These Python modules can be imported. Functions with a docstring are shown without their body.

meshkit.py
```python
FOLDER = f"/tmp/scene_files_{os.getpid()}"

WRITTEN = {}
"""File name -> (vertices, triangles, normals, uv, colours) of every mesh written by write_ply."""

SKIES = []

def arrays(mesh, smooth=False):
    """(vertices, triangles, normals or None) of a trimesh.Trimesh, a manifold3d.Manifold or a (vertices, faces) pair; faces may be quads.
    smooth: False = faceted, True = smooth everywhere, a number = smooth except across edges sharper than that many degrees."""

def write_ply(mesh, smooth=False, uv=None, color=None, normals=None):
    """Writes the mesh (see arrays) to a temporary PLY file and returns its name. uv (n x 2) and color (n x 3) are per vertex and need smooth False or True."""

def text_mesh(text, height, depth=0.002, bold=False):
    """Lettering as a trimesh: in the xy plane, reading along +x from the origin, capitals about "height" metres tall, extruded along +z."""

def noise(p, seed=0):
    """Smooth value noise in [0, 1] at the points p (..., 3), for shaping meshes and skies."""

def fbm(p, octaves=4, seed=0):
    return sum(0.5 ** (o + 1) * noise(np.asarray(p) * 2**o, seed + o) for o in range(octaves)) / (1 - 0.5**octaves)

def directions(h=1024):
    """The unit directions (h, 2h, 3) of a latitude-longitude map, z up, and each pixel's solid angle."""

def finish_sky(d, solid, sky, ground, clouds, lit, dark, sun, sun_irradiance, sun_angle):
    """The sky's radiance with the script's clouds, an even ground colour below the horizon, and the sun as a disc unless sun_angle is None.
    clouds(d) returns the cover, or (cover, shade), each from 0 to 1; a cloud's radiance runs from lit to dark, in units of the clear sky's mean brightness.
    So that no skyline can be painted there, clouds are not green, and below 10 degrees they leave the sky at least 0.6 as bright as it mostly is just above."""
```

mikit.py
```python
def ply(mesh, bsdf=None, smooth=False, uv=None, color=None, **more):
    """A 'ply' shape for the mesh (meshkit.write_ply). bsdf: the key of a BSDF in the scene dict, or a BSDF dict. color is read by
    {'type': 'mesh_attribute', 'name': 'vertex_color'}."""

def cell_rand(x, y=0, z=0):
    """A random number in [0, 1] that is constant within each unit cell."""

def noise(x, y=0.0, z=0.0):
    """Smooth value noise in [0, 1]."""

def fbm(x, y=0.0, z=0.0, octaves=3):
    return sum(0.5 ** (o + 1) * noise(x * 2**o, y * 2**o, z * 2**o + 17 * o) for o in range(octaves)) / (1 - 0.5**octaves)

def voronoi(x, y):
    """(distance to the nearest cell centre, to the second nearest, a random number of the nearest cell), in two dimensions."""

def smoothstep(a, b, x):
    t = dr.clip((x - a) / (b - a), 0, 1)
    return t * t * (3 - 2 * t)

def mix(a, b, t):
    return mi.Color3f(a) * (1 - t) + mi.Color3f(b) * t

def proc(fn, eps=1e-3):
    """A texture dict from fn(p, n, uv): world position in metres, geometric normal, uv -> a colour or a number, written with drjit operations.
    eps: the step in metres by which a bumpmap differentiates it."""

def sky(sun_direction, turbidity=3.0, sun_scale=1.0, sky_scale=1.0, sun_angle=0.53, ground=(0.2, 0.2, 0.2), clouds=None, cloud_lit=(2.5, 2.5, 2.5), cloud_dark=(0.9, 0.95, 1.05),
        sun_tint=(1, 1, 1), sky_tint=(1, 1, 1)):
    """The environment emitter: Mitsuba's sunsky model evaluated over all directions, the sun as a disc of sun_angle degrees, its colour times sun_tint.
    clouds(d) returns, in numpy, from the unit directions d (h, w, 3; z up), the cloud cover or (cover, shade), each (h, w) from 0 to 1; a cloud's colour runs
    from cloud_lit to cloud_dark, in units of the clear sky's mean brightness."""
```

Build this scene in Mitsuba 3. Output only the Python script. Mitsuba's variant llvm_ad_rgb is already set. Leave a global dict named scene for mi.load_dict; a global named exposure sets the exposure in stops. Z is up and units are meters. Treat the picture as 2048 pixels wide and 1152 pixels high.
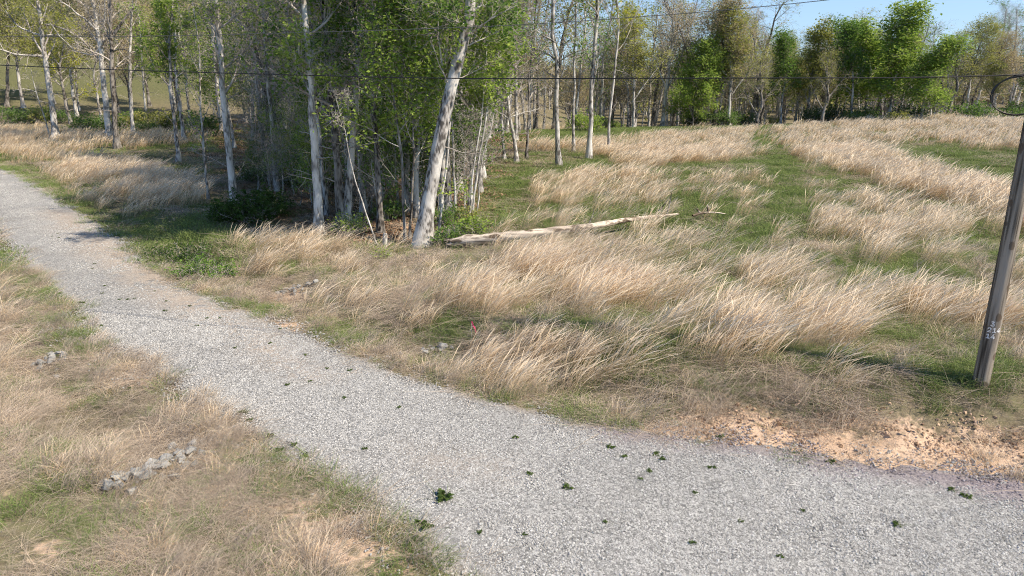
import math
import numpy as np, trimesh, shapely, drjit as dr, mitsuba as mi
import mikit, meshkit
from mikit import proc, noise, fbm, smoothstep, mix, voronoi, cell_rand

T = mi.ScalarTransform4f
scene, labels = {}, {}

# ------------------------------------------------------------------ camera, daylight, exposure
CAM_H, PITCH = 5.4, math.radians(16.1)
scene['camera'] = {'type': 'perspective', 'fov': 72.0, 'fov_axis': 'x', 'near_clip': 0.1, 'far_clip': 3000.0,
                   'to_world': T().look_at([0, 0, CAM_H], [0, math.cos(PITCH), CAM_H - math.sin(PITCH)], [0, 0, 1])}
scene['sky'] = mikit.sky([0.70, -0.30, 0.83], turbidity=3.0, ground=(0.16, 0.15, 0.09), sun_tint=(0.965, 1.0, 1.05), sky_tint=(0.97, 1.0, 1.04))
exposure = 2.35

#<<TERRAIN
def S(a, b, x):
    t = np.clip((np.asarray(x, float) - a) / (b - a), 0, 1)
    return t * t * (3 - 2 * t)

def fb(x, y, s, o=3, seed=0):
    x = np.asarray(x, float); y = np.asarray(y, float)
    return meshkit.fbm(np.stack([x / s, y / s, np.zeros_like(x) + .37], -1), o, seed)

# outline of the gravel: the driveway that bends away to the left and the road it leaves from
ROAD = shapely.Polygon([(-62, 64), (-46, 55.5), (-34.7, 48.2), (-28.4, 41.7), (-22, 34.2), (-16.9, 28.3), (-13.6, 24.1), (-9.8, 19.5), (-5.4, 15.6), (-2.2, 12.8),
                        (-.2, 11.4), (2.1, 10.3), (4.6, 9.6), (7.2, 8.8), (14, 6.9), (40, -.7), (40, -12), (-40, 11.5), (-20, 6.6), (-9, 4.2), (-3, 3.6), (-.6, 4.8), (-.35, 6.0),
                        (-.75, 6.9), (-1.6, 7.9), (-2.7, 8.9), (-4.35, 10.2), (-6.6, 12.4), (-8.9, 14.3), (-12.6, 18.5), (-15, 21), (-19.1, 25.9), (-24.5, 32), (-31, 38.6), (-37, 44.3), (-48, 51.5), (-64, 60)])

def road_sd(x, y):
    pts = shapely.points(np.asarray(x, float), np.asarray(y, float))
    return np.where(shapely.contains(ROAD, pts), -1.0, 1.0) * shapely.distance(ROAD.exterior, pts)

shapely.prepare(ROAD); shapely.prepare(ROAD.exterior)

def ground_z(x, y, sd=None):
    x = np.asarray(x, float); y = np.asarray(y, float)
    sd = road_sd(x, y) if sd is None else sd
    e = .28 * x + .96 * y - 10.46
    r = np.hypot(x, y); a = x / np.maximum(y, 1.0)
    far = S(0.1, 1.9, e) * S(.35, 2.6, sd)
    z = 0.72 * far * (.30 + .70 * S(-4, 2.5, x))
    z += 0.45 * S(16, 60, r) * S(1, 12, sd) * S(-14, -2, x) * S(0, 5, e)
    z -= 0.28 * np.exp(-((sd - 1.5) / .75) ** 2) * S(-14, -6, -x) * S(-3, 1.5, -x) * S(0, 3, y - 8)     # shallow ditches beside the drive
    z += 1.25 * S(2, 16, sd) * S(-10, -30, x) * S(0, 5, e)
    rc = 66 + 46 * np.clip(a, 0, 1.2)
    z += .95 * S(.2, .8, a) * S(35, 88, r)
    z -= np.clip((r - rc) * .085, 0, 5) * S(-.12, .12, a) * S(-60, 10, x)
    z += 20 * S(85, 250, r) * S(30, -50, x)
    z += 9 * S(150, 420, r) * S(0, 60, x)
    z += (fb(x, y, 3.2, 2, 5) - .5) * .28 * S(.2, 2.5, sd) * S(0, 4, np.abs(e) + .5)
    z += (fb(x, y, .55, 2, 9) - .5) * .10 * S(.05, .8, sd)
    z += ((fb(x, y, .42, 2, 12) - .5) * .22 + (fb(x, y, .16, 2, 13) - .5) * .09) * S(.1, .6, e) * S(3.2, 1.8, e) * S(.1, .5, sd) * S(1, 3, x)
    z += (fb(x, y, 2.2, 2, 3) - .5) * .10 * S(0, 1.2, -sd)
    return z
#>>TERRAIN

GROUPS = {}
def label(key, text=None, cat=None, group=None, kind=None):
    d = {k: v for k, v in (('label', text), ('category', cat), ('group', group), ('kind', kind)) if v}
    labels[key] = d

used = {}
def numbered(name):
    n = used.get(name, -1) + 1
    used[name] = n
    return name if n == 0 else f'{name}_{n:03d}'

def bs(name, d):
    scene[name] = d

def rgb(*c):
    return {'type': 'rgb', 'value': list(c)}

# ------------------------------------------------------------------ materials
def ground_col(p, n, uv):
    g, k = uv.x, uv.y
    f1 = fbm(p.x * 1.3, p.y * 1.3, 2.0, 3); f2 = noise(p.x * 14, p.y * 14); f3 = noise(p.x * 45, p.y * 45, p.z * 20)
    thatch = mix((.10, .078, .055), (.34, .28, .215), f1 * .3 + f2 * .35 + f3 * .45)
    green = mix((.055, .075, .028), (.145, .16, .07), f2 * .5 + f3 * .5)
    clay = mix((.41, .285, .195), (.67, .52, .40), f1 * .5 + f2 * .3 + f3 * .3)
    clay = mix(clay, (.19, .135, .10), smoothstep(.56, .72, f1 * .4 + f2 * .3 + f3 * .3) * .7)
    c = mix(thatch, green, dr.clip(g + (f2 - .5) * .5, 0, 1))
    return mix(c, clay, smoothstep(.35, .62, k + (f2 - .5) * .35 + (f1 - .5) * .3))
bs('ground_bsdf', {'type': 'diffuse', 'reflectance': proc(ground_col)})

def road_col(p, n, uv):
    d1, d2, w = voronoi(p.x * 34, p.y * 34)
    f1 = fbm(p.x * .9, p.y * .9, 1.0, 3); f2 = noise(p.x * 9, p.y * 9); f3 = noise(p.x * 60, p.y * 60)
    c = mix((.14, .143, .148), (.48, .486, .492), w * .75 + f3 * .25)
    c = c * (1 - .55 * smoothstep(.16, .02, d2 - d1)) * mi.Color3f(1.0, 1.0, .985) * (.80 + .38 * fbm(p.x * .45 + 3, p.y * .45, 2.0, 3))
    c = mix(c, mix((.28, .23, .185), (.47, .41, .35), f3), uv.x * smoothstep(.26, .56, f1 * .6 + f2 * .4) * .9)      # worn, earthy crown between the tracks
    c = mix(c, mix((.13, .12, .135), (.32, .28, .30), w * .7 + f3 * .3), dr.clip(uv.y, 0, 1))          # old purple-grey stone by the bank
    return c
bs('road_bsdf', {'type': 'diffuse', 'reflectance': proc(road_col)})
bs('stone_bsdf', {'type': 'twosided', 'bsdf': {'type': 'diffuse', 'reflectance': proc(lambda p, n, uv: mix((.11, .113, .116), (.63, .636, .635), uv.x * .70 + .18 * noise(p.x * 90, p.y * 90, p.z * 90)))}})
bs('old_stone_bsdf', {'type': 'twosided', 'bsdf': {'type': 'diffuse', 'reflectance': proc(lambda p, n, uv: mix((.13, .12, .14), (.38, .35, .38), uv.x))}})
bs('rock_bsdf', {'type': 'diffuse', 'reflectance': proc(lambda p, n, uv: mix((.12, .126, .13), (.42, .425, .42), fbm(p.x * 9, p.y * 9, p.z * 9, 3)))})
bs('clod_bsdf', {'type': 'diffuse', 'reflectance': proc(lambda p, n, uv: mix((.36, .25, .17), (.66, .51, .39), fbm(p.x * 12, p.y * 12, p.z * 12, 3)))})

def blade(lo, hi, root, tip, thin=.6):
    def f(p, n, uv):
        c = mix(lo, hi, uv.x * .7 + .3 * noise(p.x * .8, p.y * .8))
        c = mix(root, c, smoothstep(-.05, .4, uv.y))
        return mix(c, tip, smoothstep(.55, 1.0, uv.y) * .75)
    return {'type': 'principledthin', 'base_color': proc(f), 'roughness': .6, 'diff_trans': thin, 'spec_trans': 0.0}
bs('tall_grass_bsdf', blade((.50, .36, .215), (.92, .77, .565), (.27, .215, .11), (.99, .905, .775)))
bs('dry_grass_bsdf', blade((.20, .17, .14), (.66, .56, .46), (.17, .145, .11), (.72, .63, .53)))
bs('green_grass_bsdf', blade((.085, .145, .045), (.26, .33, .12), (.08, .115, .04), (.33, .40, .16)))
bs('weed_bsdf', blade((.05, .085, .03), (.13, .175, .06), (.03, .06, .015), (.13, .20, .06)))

def leaf(a, b):
    return {'type': 'principledthin', 'base_color': proc(lambda p, n, uv: mix(a, b, uv.x)), 'roughness': .5, 'diff_trans': .9, 'spec_trans': 0.0}
bs('leaf_bright', leaf((.16, .28, .045), (.45, .56, .14)))
bs('leaf_deep', leaf((.07, .155, .035), (.23, .36, .085)))
bs('leaf_olive', leaf((.22, .26, .06), (.50, .50, .16)))
bs('leaf_yellow', leaf((.28, .33, .04), (.52, .52, .08)))
bs('leaf_bud', leaf((.34, .29, .18), (.58, .52, .32)))
bs('leaf_dark', leaf((.03, .075, .02), (.12, .19, .05)))

def bark(dark, mid, pale, amount):
    def f(p, n, uv):
        a = fbm(p.x * 5, p.y * 5, p.z * 1.6, 3); b = noise(p.x * 16, p.y * 16, p.z * 5); c = noise(p.x * 40, p.y * 40, p.z * 9)
        col = mix(dark, mid, smoothstep(.34, .64, a * .30 + b * .38 + c * .32))
        return mix(col, pale, smoothstep(.48, .66, fbm(p.x * 3.1, p.y * 3.1, p.z * 1.1 + 7, 3)) * amount)
    return {'type': 'diffuse', 'reflectance': proc(f)}
bs('bark_grey', bark((.10, .094, .088), (.49, .475, .46), (.66, .65, .63), .8))
bs('bark_pale', bark((.20, .19, .18), (.62, .605, .585), (.76, .745, .72), .8))
bs('bark_dark', bark((.04, .036, .033), (.25, .235, .22), (.44, .42, .40), .5))
bs('twig_bsdf', {'type': 'diffuse', 'reflectance': proc(lambda p, n, uv: mix((.27, .24, .22), (.60, .565, .54), noise(p.x * 2, p.y * 2, p.z * 2)))})
bs('log_bsdf', {'type': 'diffuse', 'reflectance': proc(lambda p, n, uv: mix(mix((.22, .18, .15), (.70, .62, .53), smoothstep(.25, .7, fbm(p.x * 2.4, p.y * 18, p.z * 18, 3))), (.14, .11, .085), smoothstep(.57, .66, fbm(p.x * 2, p.y * 5, p.z * 5 + 3, 3))))})

def pole_col(p, n, uv):
    g = fbm(p.x * 40, p.y * 40, p.z * 1.2, 3); k = noise(p.x * 9, p.y * 9, p.z * .8)
    c = mix((.05, .042, .035), (.34, .305, .265), smoothstep(.25, .7, g * .6 + k * .4))
    return mix(c, (.11, .085, .065), smoothstep(.72, .80, noise(p.x * 11, p.y * 11, p.z * 6)) * .8)
bs('pole_bsdf', {'type': 'diffuse', 'reflectance': proc(pole_col)})
bs('cable_bsdf', {'type': 'roughplastic', 'diffuse_reflectance': rgb(.018, .018, .02), 'alpha': .3})
bs('wire_bsdf', {'type': 'diffuse', 'reflectance': rgb(.12, .13, .14)})
bs('number_bsdf', {'type': 'diffuse', 'reflectance': rgb(.72, .73, .75)})
bs('pink_bsdf', {'type': 'principledthin', 'base_color': rgb(.75, .10, .26), 'roughness': .5, 'diff_trans': .6})
bs('red_bsdf', {'type': 'twosided', 'bsdf': {'type': 'diffuse', 'reflectance': rgb(.42, .06, .06)}})

# ------------------------------------------------------------------ helpers: tubes, growth, leaves, blades
def unit(v):
    return v / np.maximum(np.linalg.norm(v, axis=-1, keepdims=True), 1e-9)

def tubes(P, R, k):
    """(vertices, triangles) of m tubes through P (m, n, 3) with radii R (m, n) and k sides."""
    m, n, _ = P.shape
    t = unit(np.gradient(P, axis=1))
    d = unit(P[:, -1] - P[:, 0])
    ref = np.where(np.abs(d[:, 2:]) > .8, [[1., 0, 0]], [[0, 0, 1.]])[:, None, :]
    u = unit(np.cross(t, ref)); v = np.cross(t, u)
    a = np.arange(k) * 2 * np.pi / k
    V = P[:, :, None] + R[:, :, None, None] * (np.cos(a)[None, None, :, None] * u[:, :, None] + np.sin(a)[None, None, :, None] * v[:, :, None])
    base = (np.arange(m) * n * k)[:, None, None]
    i = (np.arange(n - 1) * k)[None, :, None]; j = np.arange(k)[None, None, :]; j2 = (j + 1) % k
    q = [base + i + j, base + i + j2, base + i + k + j2, base + i + k + j]
    f = np.concatenate([np.stack([q[0], q[1], q[2]], -1).reshape(-1, 3), np.stack([q[0], q[2], q[3]], -1).reshape(-1, 3)])
    return V.reshape(-1, 3), f

def join(parts):
    vs, fs, at = [], [], 0
    for v, f in parts:
        vs.append(v); fs.append(f + at); at += len(v)
    return np.vstack(vs), np.vstack(fs)

def grow(rng, P, R, cnt, t0, t1, length, ang, up, n, rr, wob, curl=0.0, cap=9.0, tip=.3):
    """cnt children on every parent polyline: (polylines, radii, parameter on the parent)."""
    m, k, _ = P.shape
    idx = np.repeat(np.arange(m), cnt); M = len(idx)
    t = t0 + (t1 - t0) * ((np.tile(np.arange(cnt), m) + rng.random(M)) / cnt)
    s = t * (k - 1); i = np.clip(s.astype(int), 0, k - 2); w = (s - i)[:, None]
    pos = P[idx, i] * (1 - w) + P[idx, i + 1] * w
    r = R[idx, i] * (1 - w[:, 0]) + R[idx, i + 1] * w[:, 0]
    tg = unit(P[idx, i + 1] - P[idx, i])
    ref = np.where(np.abs(tg[:, 2:]) > .8, [[1., 0, 0]], [[0, 0, 1.]])
    u = unit(np.cross(tg, ref)); v = np.cross(tg, u)
    ph = np.tile(np.arange(cnt), m) * 2.4 + idx * 1.7 + rng.normal(0, .5, M)
    an = ang * (1 + rng.normal(0, .22, M))
    d = tg * np.cos(an)[:, None] + (u * np.cos(ph)[:, None] + v * np.sin(ph)[:, None]) * np.sin(an)[:, None]
    d[:, 2] += up; d = unit(d)
    L = length(t, idx) * (.6 + .75 * rng.random(M))
    C = np.empty((M, n, 3)); C[:, 0] = pos
    for q in range(1, n):
        d = d + rng.normal(0, wob, (M, 3)); d[:, 2] += curl; d = unit(d)
        C[:, q] = C[:, q - 1] + d * (L / (n - 1))[:, None]
    r0 = np.minimum(r * rr, cap)
    RR = r0[:, None] * (1 - (1 - tip) * np.linspace(0, 1, n)[None, :])
    return C, RR, t

def leaves_on(rng, P, N, size, spread, flat=.55):
    """N leaves, each two triangles folded along the middle, near the polylines P: (vertices, faces, uv)."""
    m, k, _ = P.shape
    idx = rng.integers(0, m, N); s = (1 - rng.random(N) ** 1.5 * .8) * (k - 1); i = np.clip(s.astype(int), 0, k - 2); w = (s - i)[:, None]
    c = P[idx, i] * (1 - w) + P[idx, i + 1] * w + rng.normal(0, spread, (N, 3))
    nrm = unit(rng.normal(0, flat, (N, 3)) + [0, 0, 1])
    a = unit(np.cross(nrm, unit(rng.normal(0, 1, (N, 3))))); b = np.cross(nrm, a)
    sz = (size * (.6 + .8 * rng.random(N)))[:, None]
    fold = nrm * sz * .16
    V = np.stack([c - a * sz * .55, c + b * sz * .42 + fold, c + a * sz * .6, c - b * sz * .42 + fold], 1).reshape(-1, 3)
    o = (np.arange(N) * 4)[:, None]
    F = np.concatenate([o + [0, 2, 1], o + [0, 3, 2]])
    h = np.clip(rng.random(N) * .75 + .25 * rng.random(m)[idx], 0, 1)
    return V, F, np.repeat(np.stack([h, rng.random(N)], 1), 4, axis=0)

def blades(rng, n, radius, h, lean, width, segs, scatter=.35, droop=.5, head=0.0, az=0.0, hvar=.35):
    """a clump of n grass blades as strips: (vertices, faces, uv)."""
    rad = radius * np.sqrt(rng.random(n)); th = rng.random(n) * 2 * np.pi
    root = np.stack([rad * np.cos(th), rad * np.sin(th), np.full(n, -.03)], 1)
    H = h * (1 - hvar + 1.4 * hvar * rng.random(n))
    d = np.stack([np.cos(az) + rng.normal(0, scatter, n), np.sin(az) + rng.normal(0, scatter, n)], 1)
    ln = lean * (.55 + .9 * rng.random(n))
    s = np.linspace(0, 1, segs + 1)[None, :]
    fx = (ln * H)[:, None] * s ** 1.7
    P = np.empty((n, segs + 1, 3))
    P[..., :2] = root[:, None, :2] + d[:, None, :] * fx[..., None]
    P[..., 2] = root[:, 2:] + H[:, None] * (s - (droop * ln)[:, None] * .5 * s ** 3)
    wd = rng.normal(0, 1, (n, 3)); wd[:, 2] *= .3; wd = unit(wd)
    prof = width * (1 - .85 * s ** 2)
    if head:
        prof = prof + head * np.exp(-((s - .76) / .17) ** 2) * (.6 + .8 * rng.random((n, 1)))
    A = P - wd[:, None] * prof[..., None] / 2; B = P + wd[:, None] * prof[..., None] / 2
    V = np.stack([A, B], 2).reshape(-1, 3)
    o = (np.arange(n) * 2 * (segs + 1))[:, None, None]; i = (np.arange(segs) * 2)[None, :, None]
    q = o + i
    F = np.concatenate([(q + [0, 1, 3]).reshape(-1, 3), (q + [0, 3, 2]).reshape(-1, 3)])
    uv = np.stack([np.repeat(rng.random(n), 2 * (segs + 1)), np.tile(np.repeat(s[0], 2), n)], 1)
    return V, F, uv

def joinuv(parts):
    v, f = join([(a, b) for a, b, _ in parts])
    return v, f, np.vstack([c for _, _, c in parts])

def mplc(vfu, bsdf):
    return mikit.ply((vfu[0], vfu[1]), bsdf, uv=vfu[2])

def place(x, y, z, rz=0.0, s=1.0, sz=None):
    return T().translate([float(x), float(y), float(z)]).rotate([0, 0, 1], math.degrees(rz)).scale([s, s, s if sz is None else sz])
# ------------------------------------------------------------------ the setting: ground, gravel road
#<<ZONES
TALL = [(1.0,[(0.7,14.9),(1.1,16.8),(2.4,18.4),(4.3,19.3),(5.1,17.4),(7.1,18.0),(7.4,16.3),(8.5,15.2),(9.7,14.8),(11.8,15.2),(9.9,12.5),(8.3,12.8),(8.2,13.7),(6.9,13.6),(6.1,12.1),(4.8,11.7),(3.5,12.3),(2.2,13.0),(1.0,13.7)]),(1.0,[(-2.4,15.5),(-2.0,16.8),(-0.8,16.5),(-0.2,20.2),(1.4,20.4),(5.0,21.1),(4.3,19.3),(2.3,17.6),(0.8,16.3),(-0.2,14.6),(-1.2,14.7)]),(0.65,[(-1.1,11.7),(-1.0,13.6),(-0.2,13.6),(0.6,13.1),(2.1,12.2),(4.1,11.7),(5.8,11.3),(7.6,10.6),(7.2,10.5),(5.3,10.9),(3.3,11.4),(1.6,11.5),(-0.2,11.5)]),(0.42,[(-5.6,16.0),(-5.7,18.1),(-4.5,17.8),(-2.4,16.6),(-2.6,15.4),(-3.2,14.9),(-3.5,14.4),(-4.6,15.0)]),(0.55,[(-8.8,21.4),(-9.2,23.4),(-6.7,22.9),(-4.1,21.5),(-3.7,19.3),(-6.0,19.3),(-8.1,20.1)]),(1.0,[(-1.2,51.7),(6.3,54.4),(22.2,67.1),(15.5,45.5),(12.2,40.8),(8.7,40.3),(5.8,36.5),(6.2,43.2),(1.9,47.6)]),(0.7,[(0.1,29.2),(0.8,33.1),(4.5,36.4),(7.5,35.7),(5.9,30.2),(3.2,29.1),(1.1,26.4)]),(1.0,[(23.2,64.8),(34.8,74.5),(43.5,73.6),(127.0,174.4),(33.3,45.2),(29.8,46.0),(25.6,50.6),(23.7,47.4),(21.1,37.2),(21.5,32.7),(21.3,28.3),(15.6,20.4),(16.4,24.4),(17.0,28.8),(16.9,32.9),(16.7,38.0),(17.9,47.8)]),(0.5,[(12.9,31.6),(14.0,29.1),(14.7,24.8),(14.4,18.6),(11.8,15.0),(9.9,17.4),(8.7,20.8)]),(0.22,[(1.9,27.2),(12.8,38.1),(8.9,21.4),(5.4,18.5),(2.1,23.2)]),(1.0,[(-54.2,72.1),(-41.8,67.4),(-25.6,59.1),(-23.4,53.9),(-28.5,53.3),(-33.4,55.3),(-25.9,46.4),(-15.4,35.9),(-13.6,30.5),(-15.3,30.9),(-17.6,31.8),(-23.3,38.4),(-31.9,48.0),(-42.5,56.0)]),(0.8,[(-22.3,37.0),(-17.5,32.6),(-16.6,30.3),(-18.3,31.0)]),(0.1,[(-17.0,21.4),(-14.1,19.7),(-11.3,16.1),(-9.7,13.8),(-10.5,12.6)]),(0.24,[(-7.6,10.3),(-8.4,11.9),(-7.9,12.0),(-7.1,11.4),(-6.6,10.1),(-7.1,9.8)]),(0.08,[(-9.9,11.8),(-9.0,12.4),(-7.3,9.8),(-8.3,9.7)]),(0.04,[(-4.2,8.3),(-3.3,8.9),(-2.1,7.7),(-1.8,6.9),(-3.5,6.9)]),(0.12,[(-0.7,22.6),(-0.1,30.5),(1.7,31.8),(2.8,25.0),(1.2,21.2)])]
GREEN = [(1.0,[(20.0,59.0),(21.0,58.8),(15.8,40.4),(11.9,29.0),(9.7,23.8),(8.2,21.4),(6.6,19.9),(6.1,20.2),(7.4,22.6),(9.2,25.3),(11.4,31.7),(13.8,40.2)]),(1.0,[(-1.3,24.3),(-1.8,39.1),(2.7,39.4),(5.9,43.2),(5.6,36.5),(0.6,32.5),(-0.1,24.9)]),(0.6,[(-0.1,24.1),(2.1,28.1),(10.8,33.3),(8.4,24.5),(6.2,24.1),(2.9,22.6)]),(0.85,[(-40.1,53.6),(-31.0,46.5),(-22.6,37.2),(-17.4,30.6),(-14.1,28.2),(-11.8,27.7),(-10.5,25.2),(-11.2,24.0),(-10.8,20.4),(-13.8,24.6),(-22.2,34.5)]),(0.7,[(-4.0,16.4),(-1.4,15.1),(0.6,14.7),(1.3,13.7),(-0.3,14.0),(-2.5,14.9),(-3.6,14.7)]),(0.7,[(5.6,12.1),(8.4,12.6),(9.7,12.2),(8.5,10.6),(7.3,10.9),(5.9,11.4)]),(0.2,[(-8.2,9.7),(-7.3,10.4),(-5.9,8.9),(-4.6,8.4),(-3.8,7.7),(-4.1,6.7),(-6.0,6.7)]),(0.35,[(-4.3,10.0),(-2.7,8.7),(-1.5,7.7),(-0.9,6.9),(-1.4,6.8),(-2.4,7.7),(-3.6,8.9)]),(0.4,[(11.5,25.5),(15.9,21.0),(13.0,16.9),(10.1,17.8),(9.6,21.5)]),(0.55,[(21.2,44.7),(27.8,46.4),(31.3,42.7),(22.0,29.6),(21.9,35.5)]),(0.5,[(-13.5,25.7),(-10.0,25.1),(-8.1,20.1),(-7.9,17.6),(-10.3,20.2)]),(0.6,[(-18.4,23.8),(-16.1,22.0),(-8.9,14.1),(-9.8,14.4),(-13.0,18.2)]),(0.5,[(-0.2,11.5),(0.7,11.6),(2.1,10.6),(1.8,10.3),(-0.1,11.2)])]
CLAY = [(1.0,[(2.2,10.6),(3.9,10.5),(5.4,10.2),(8.1,9.7),(9.5,9.4),(8.8,8.5),(7.5,8.8),(5.0,9.4),(3.7,9.8),(2.6,10.1)]),(0.62,[(2.2,10.6),(3.1,11.1),(4.1,11.0),(5.6,10.6),(8.3,10.1),(9.8,9.8),(9.4,9.3),(7.9,9.5),(5.4,10.1)]),(0.8,[(-7.6,12.6),(-7.1,12.7),(-6.9,12.1),(-7.4,12.3)]),(0.6,[(-7.0,18.7),(-6.1,19.2),(-5.2,18.2),(-5.9,17.0)]),(0.55,[(-3.7,8.3),(-2.7,8.4),(-1.3,7.2),(-1.2,6.8),(-2.8,6.8),(-2.6,7.4)]),(0.7,[(-0.6,7.6),(-0.2,7.7),(-0.1,7.4),(-0.4,7.3)]),(0.5,[(-7.7,9.0),(-6.8,8.9),(-6.5,8.4),(-7.2,8.3)]),(0.5,[(-7.5,11.3),(-6.2,10.9),(-5.9,10.4),(-6.9,10.5)]),(0.6,[(-6.2,7.5),(-5.6,7.6),(-5.2,7.1),(-5.7,6.9)]),(0.6,[(-5.6,15.7),(-5.1,15.8),(-4.8,14.9),(-5.2,15.0)])]
OLD = [(1.0,[(1.1,10.7),(2.1,10.5),(3.7,9.9),(5.1,9.5),(7.6,9.0),(7.0,8.2),(5.5,8.8),(3.6,9.6),(1.8,10.0)])]
CROWN = [(1.0,[(-21.0,31.4),(-18.9,30.1),(-13.0,23.4),(-7.9,17.6),(-4.9,14.0),(-3.7,12.4),(-4.6,12.9),(-6.9,15.3),(-9.7,18.0),(-14.6,23.4)]),(0.5,[(-1.7,9.7),(-0.2,9.3),(-0.2,8.9),(-1.2,9.2)])]
WOOD = [(1.0,[(-12.0,27.6),(-6.9,24.9),(-5.5,23.3),(-1.6,23.2),(-1.3,28.6),(-1.5,42.2),(-2.4,53.0),(-13.1,57.9),(-20.7,49.8),(-15.1,35.8)])]
#>>ZONES
def weight(zone, x, y, feather=.5):
    """0..1: how far (x, y) lies inside the zone's outlines, feathered over some metres."""
    pts = shapely.points(x, y); w = np.zeros(len(x))
    f = feather * (1 + np.hypot(x, y) / 25)
    for a, poly in zone:
        g = shapely.Polygon(poly).buffer(0)
        d = np.where(shapely.contains(g, pts), -1., 1.) * shapely.distance(shapely.boundary(g), pts)
        w = np.maximum(w, a * S(f, -f, d))
    return w

def axis(lo, hi, fine_lo, fine_hi, step, growth):
    a = list(np.arange(fine_lo, fine_hi, step)); s = step
    while a[-1] < hi:
        s *= growth; a.append(a[-1] + s)
    s = step
    while a[0] > lo:
        s *= growth; a.insert(0, a[0] - s)
    return np.array(a)

gx = axis(-900, 900, -15, 12, .13, 1.045); gy = axis(-400, 1100, 4.5, 20, .13, 1.04)
X, Y = np.meshgrid(gx, gy); shp = X.shape; X, Y = X.ravel(), Y.ravel()
sd = road_sd(X, Y)
Zg = ground_z(X, Y, sd)
near = np.hypot(X, Y) < 260
gw, cw = np.full(len(X), .55), np.zeros(len(X))
xn, yn = X[near], Y[near]
green_n = .38 + .7 * weight(GREEN, xn, yn, .6) + .5 * (fb(xn, yn, 3.5, 3, 21) - .5)
wood_n = weight(WOOD, xn, yn, 1.5)
green_n = np.where(np.hypot(xn, yn) > 30, green_n, green_n) * (1 - .8 * wood_n)
gw[near] = np.clip(green_n, 0, 1)
cw[near] = weight(CLAY, xn, yn, .35)
cw = np.where((np.abs(sd) < 3) & (cw < .4), cw + .25 * S(.9, .1, np.abs(sd)), cw)
hill = S(85, 130, np.hypot(X, Y)) * S(20, -20, X)
gw = np.maximum(gw, hill * .8)
i = np.arange(len(gy) - 1)[:, None] * shp[1] + np.arange(shp[1] - 1)[None, :]
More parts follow.
